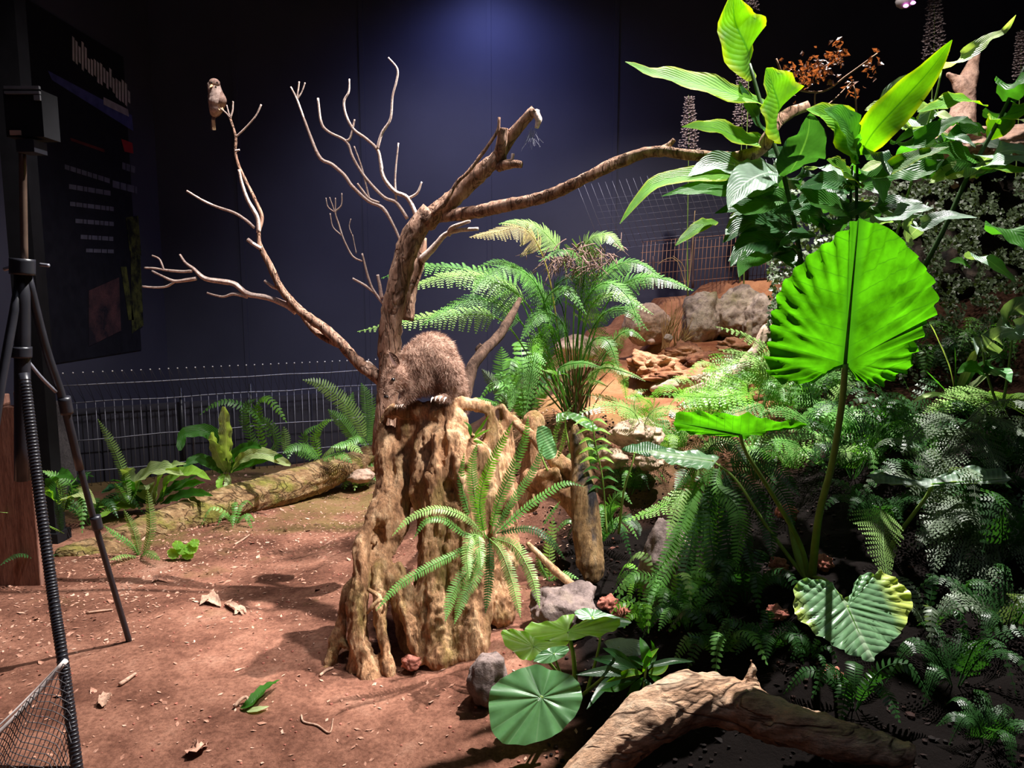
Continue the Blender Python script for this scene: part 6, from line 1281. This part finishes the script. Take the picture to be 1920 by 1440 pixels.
# net
nt_ = thing('net_frame', 'black diamond mesh net with a white rope edge in the lower left corner', 'net', P(70, 1440, 2.15))
bar(nt_, [(-40, 1410, 2.1), (20, 1352, 2.15), (75, 1295, 2.2), (124, 1238, 2.23)], .008, 'rope_edge', 'rope', bump=.3, bs=120)
bar(nt_, [(-40, 1396, 2.1), (20, 1340, 2.15), (70, 1290, 2.2), (122, 1236, 2.23)], .003, 'rope_edge', 'rope')
mb = MB(); TL = P(-30, 1400, 2.1); TR = P(124, 1238, 2.22); BR = P(150, 1500, 2.1); BL = P(-30, 1560, 2.0)
def nq(u, v): return TL.lerp(TR, u).lerp(BL.lerp(BR, u), v) + V((0, .02 * math.sin(u * 7 + v * 5), 0))
K = 15
for i in range(-K, K + 1):
    for sgn in (1, -1):
        pts = []
        for j in range(13):
            v = j / 12; u = (i / K) + sgn * v * .9 + (0 if sgn > 0 else .0) + .012 * math.sin(j * 2.5 + i)
            if 0 <= u <= 1: pts.append(nq(u, v))
        if len(pts) > 1: tube(mb, pts, .0014, 4, len(pts) - 1, cap=False)
for i in range(K + 1, 2 * K):
    pts = [nq(i / K - j / 12 * .9, j / 12) for j in range(13) if 0 <= i / K - j / 12 * .9 <= 1]
    if len(pts) > 1: tube(mb, pts, .0014, 4, len(pts) - 1, cap=False)
mb.build('netting', MAT['wire_dark'], nt_)

# ------------------------------------------------------------------ litter on the path
random.seed(30)
def onground(px, py, dz=.004):
    p = gp(px, py); return V((p.x, p.y, H(p.x, p.y) + dz))
fl = thing('fallen_leaf', 'green curled fallen leaf lying on the red path in front', 'leaf', onground(485, 1325))
blade(fl, [onground(450, 1335), onground(470, 1330, .02), onground(500, 1312, .035), onground(526, 1292, .03)], .026, 'mid', n=14, nrm=(-.2, -.5, .8), wave=.15, name='leaf_blade', fold=.5)
blade(fl, [onground(462, 1338), onground(485, 1338, .012), onground(505, 1330, .012)], .014, 'pale', n=8, name='leaf_blade', nrm=(0, -.3, 1))
mb = MB(); tube(mb, [onground(440, 1332, .008), onground(450, 1325, .022), onground(463, 1322, .022), onground(468, 1332, .012)], [.007, .006, .004], 8, 10); mb.build('leaf_stalk', MAT['pale_litter'], fl)
def dleaf(label, pts, w, mat='pale_litter', name='dry_leaf'):
    q = [onground(x, y, .008 + (.014 if 0 < i < len(pts) - 1 else 0)) for i, (x, y) in enumerate(pts)]
    o = blade(None, q, w, mat, n=10, m=4, nrm=(random.uniform(-.4, .4), -.3, 1), wave=.3, name=name, fold=.5); return tag(o, label, 'leaf')
dleaf('pale dry leaf on the path centre, left of the forked dry leaf', [(375, 1140), (395, 1132), (415, 1143)], .035)
dleaf('long pale dry leaf curling right in the middle of the path', [(422, 1133), (440, 1148), (458, 1156)], .018)
dleaf('short pale dry leaf crossing the end of the long curled one', [(440, 1158), (452, 1150), (463, 1152)], .016)
dleaf('brown crumpled dry leaf near the bottom edge of the path', [(355, 1408), (372, 1415), (392, 1405)], .03, 'litter')
dleaf('tan rolled dry leaf on the lower left of the path', [(192, 1330), (200, 1318), (211, 1312)], .022)
dleaf('small dark dry leaf under the mossy log side of the path', [(285, 1096), (300, 1090), (315, 1094)], .02, 'litter')
def tw_(label, pts, r, name='fallen_twig', mat='pale_litter'):
    mb = MB(); tube(mb, [onground(x, y, r * 1.2) for x, y in pts], [r, r, r * .7], 6, len(pts) * 5); return tag(mb.build(name, MAT[mat]), label, 'twig')
tw_('straight pale stick on the left of the path', [(225, 1290), (240, 1278), (255, 1268)], .008)
tw_('thin pale stick on the ground right of the ribbed pole', [(165, 1153), (190, 1150), (212, 1146)], .006)
tw_('curly thin root lying on the path below the stump', [(565, 1345), (570, 1362), (595, 1365), (618, 1378), (625, 1355)], .0035)
tw_('thin twig at the back of the path near the log end', [(440, 1025), (455, 1015), (468, 1005)], .006)
tw_('small stick beside the pale stick at the path centre right', [(600, 1270), (612, 1262), (625, 1255)], .006)
mb = MB(); n = 0
while n < 6000:
    x = random.uniform(-3.1, .3); y = random.uniform(2.0, 6.0)
    dens = .16 + .84 * max(0, 1 - abs(y - 4.3) / 1.3) * (.4 + .6 * (noise.noise(V((x * 2, y * 2, 0))) + .5)) + (.5 if x < -1.7 and y > 2.9 else 0)
    if random.random() > dens or (x < -2.45 and y > 4.0): continue
    n += 1; c_ = V((x, y, H(x, y) + .003)); a = random.uniform(0, 6.28); e = V((math.cos(a), math.sin(a), random.uniform(-.1, .5))); f = V((-math.sin(a), math.cos(a), random.uniform(-.2, .4))); s = random.uniform(.004, .014) * (1 if random.random() > .06 else 2.2)
    mb.add([c_ - e * s, c_ + f * s * .5, c_ + e * s * .9, c_ - f * s * .45], [(0, 1, 2, 3)])
stuff(mb.build('leaf_litter', MAT['litter'], None, False), 'small dry leaf flakes scattered over the red path', 'leaf litter')
mb = MB()
for n in range(900):
    x = random.uniform(-2.4, .2); y = random.uniform(2.0, 6.0); s = random.uniform(.002, .007); ico(mb, (x, y, H(x, y) + s * .3), s, 1, 1, random.uniform(.6, 1.2), .7)
stuff(mb.build('soil_crumbs', MAT['rock_red'], None, False), 'reddish soil crumbs and grit scattered on the path', 'grit')
mb = MB()
for n in range(5200):
    x = random.uniform(.1, 2.9); y = random.uniform(1.4, 4.4); s = random.uniform(.003, .014) * (1 if random.random() > .1 else 1.6); z = H(x, y)
    a = random.uniform(0, 6.28); c_ = V((x, y, z + .004)); e = V((math.cos(a), math.sin(a), random.uniform(-.2, .6))); f = V((-math.sin(a), math.cos(a), random.uniform(-.3, .5)))
    if random.random() < .5: mb.add([c_ - e * s, c_ + f * s * .5, c_ + e * s * .9, c_ - f * s * .45], [(0, 1, 2, 3)])
    else: ico(mb, c_, s * .7, 1, 1, random.uniform(.6, 1.2), .7)
stuff(mb.build('bark_mulch', MAT['mulch'], None, False), 'reddish brown bark mulch and dead leaves covering the planted bank at right', 'mulch')
# fine strands modelled in place of a reflection of light
mb = MB(); random.seed(3)
for i in range(26):
    a = P(998 + random.gauss(0, 4), 242 + random.uniform(-4, 6), 3.5); e = P(998 + random.gauss(0, 10), 272 + random.gauss(0, 8), 3.5 + random.uniform(-.03, .03)); tube(mb, [a, e], .0004, 3, 1, cap=False)
tag(mb.build('reflection_strands', plain('strand_grey', (.35, .35, .42), .6, .3)), 'faint strands modelled for a light reflection at the cut end of the upper branch', 'reflection_strands')

# ------------------------------------------------------------------ lights
def spot(name, loc, tgt, power, size, blend=.3, col=(1, 1, 1), rad=.03):
    l = bpy.data.lights.new(name, 'SPOT'); l.energy = power; l.spot_size = math.radians(size); l.spot_blend = blend; l.color = col; l.shadow_soft_size = rad
    o = bpy.data.objects.new(name, l); COL.objects.link(o); o.location = loc; o.rotation_euler = (V(tgt) - V(loc)).to_track_quat('-Z', 'Y').to_euler(); return o
KEY = V((1.7, 3.7, 5.9))
spot('key_spot', KEY, (-.15, 3.15, .2), 4000, 50, .3, (1, .96, .93), .03)
spot('slope_fill', (1.2, 4.0, 4.9), (1.5, 5.7, 1.1), 560, 80, .6, (1, .92, .88), .05)  # unseen lamp, aimed and boosted to brighten the slope and boulder
spot('front_fill', (2.3, 1.3, 4.7), (-.02, 3.1, .8), 1900, 22, .5, (1, .95, .93), .12)  # added lamp without a fixture, fills the front of the stump
spot('path_fill', (-.5, 3.2, 4.4), (-2.1, 4.8, 0), 460, 80, .8, (1, .95, .92), .1)  # unseen lamp turned on the left plants and path to brighten them
spot('wall_spot', (-.25, 6.9, 4.5), (-.2, 7.6, 1.4), 95, 150, 1, (.3, .36, 1), .25)
spot('wall_wash', (-.6, 4.9, 4.4), (-.5, 7.6, .9), 330, 84, 1, (.72, .72, 1), .3)
l = bpy.data.lights.new('fill', 'AREA'); l.energy = 14; l.size = 3; l.color = (.75, .8, 1); o = bpy.data.objects.new('fill', l); COL.objects.link(o); o.location = (.3, 1.0, 4.4); o.rotation_euler = (math.radians(25), 0, 0)
spot('right_fill', (1.2, 2.6, 5.9), (2.9, 4.7, 2.3), 700, 44, .6, (1, .93, .88), .06)  # added unseen lamp to lift the upper right plants and pale trunk
w = bpy.data.worlds.new('w'); sc.world = w; w.use_nodes = True; bg = w.node_tree.nodes['Background']; bg.inputs[0].default_value = (.012, .012, .03, 1); bg.inputs[1].default_value = .25
sc.view_settings.view_transform = 'Standard'; sc.view_settings.look = 'None'; sc.view_settings.exposure = 0; sc.view_settings.gamma = 1
sc.cycles.use_denoising = True
sc.cycles.max_bounces = 6; sc.cycles.sample_clamp_indirect = 4
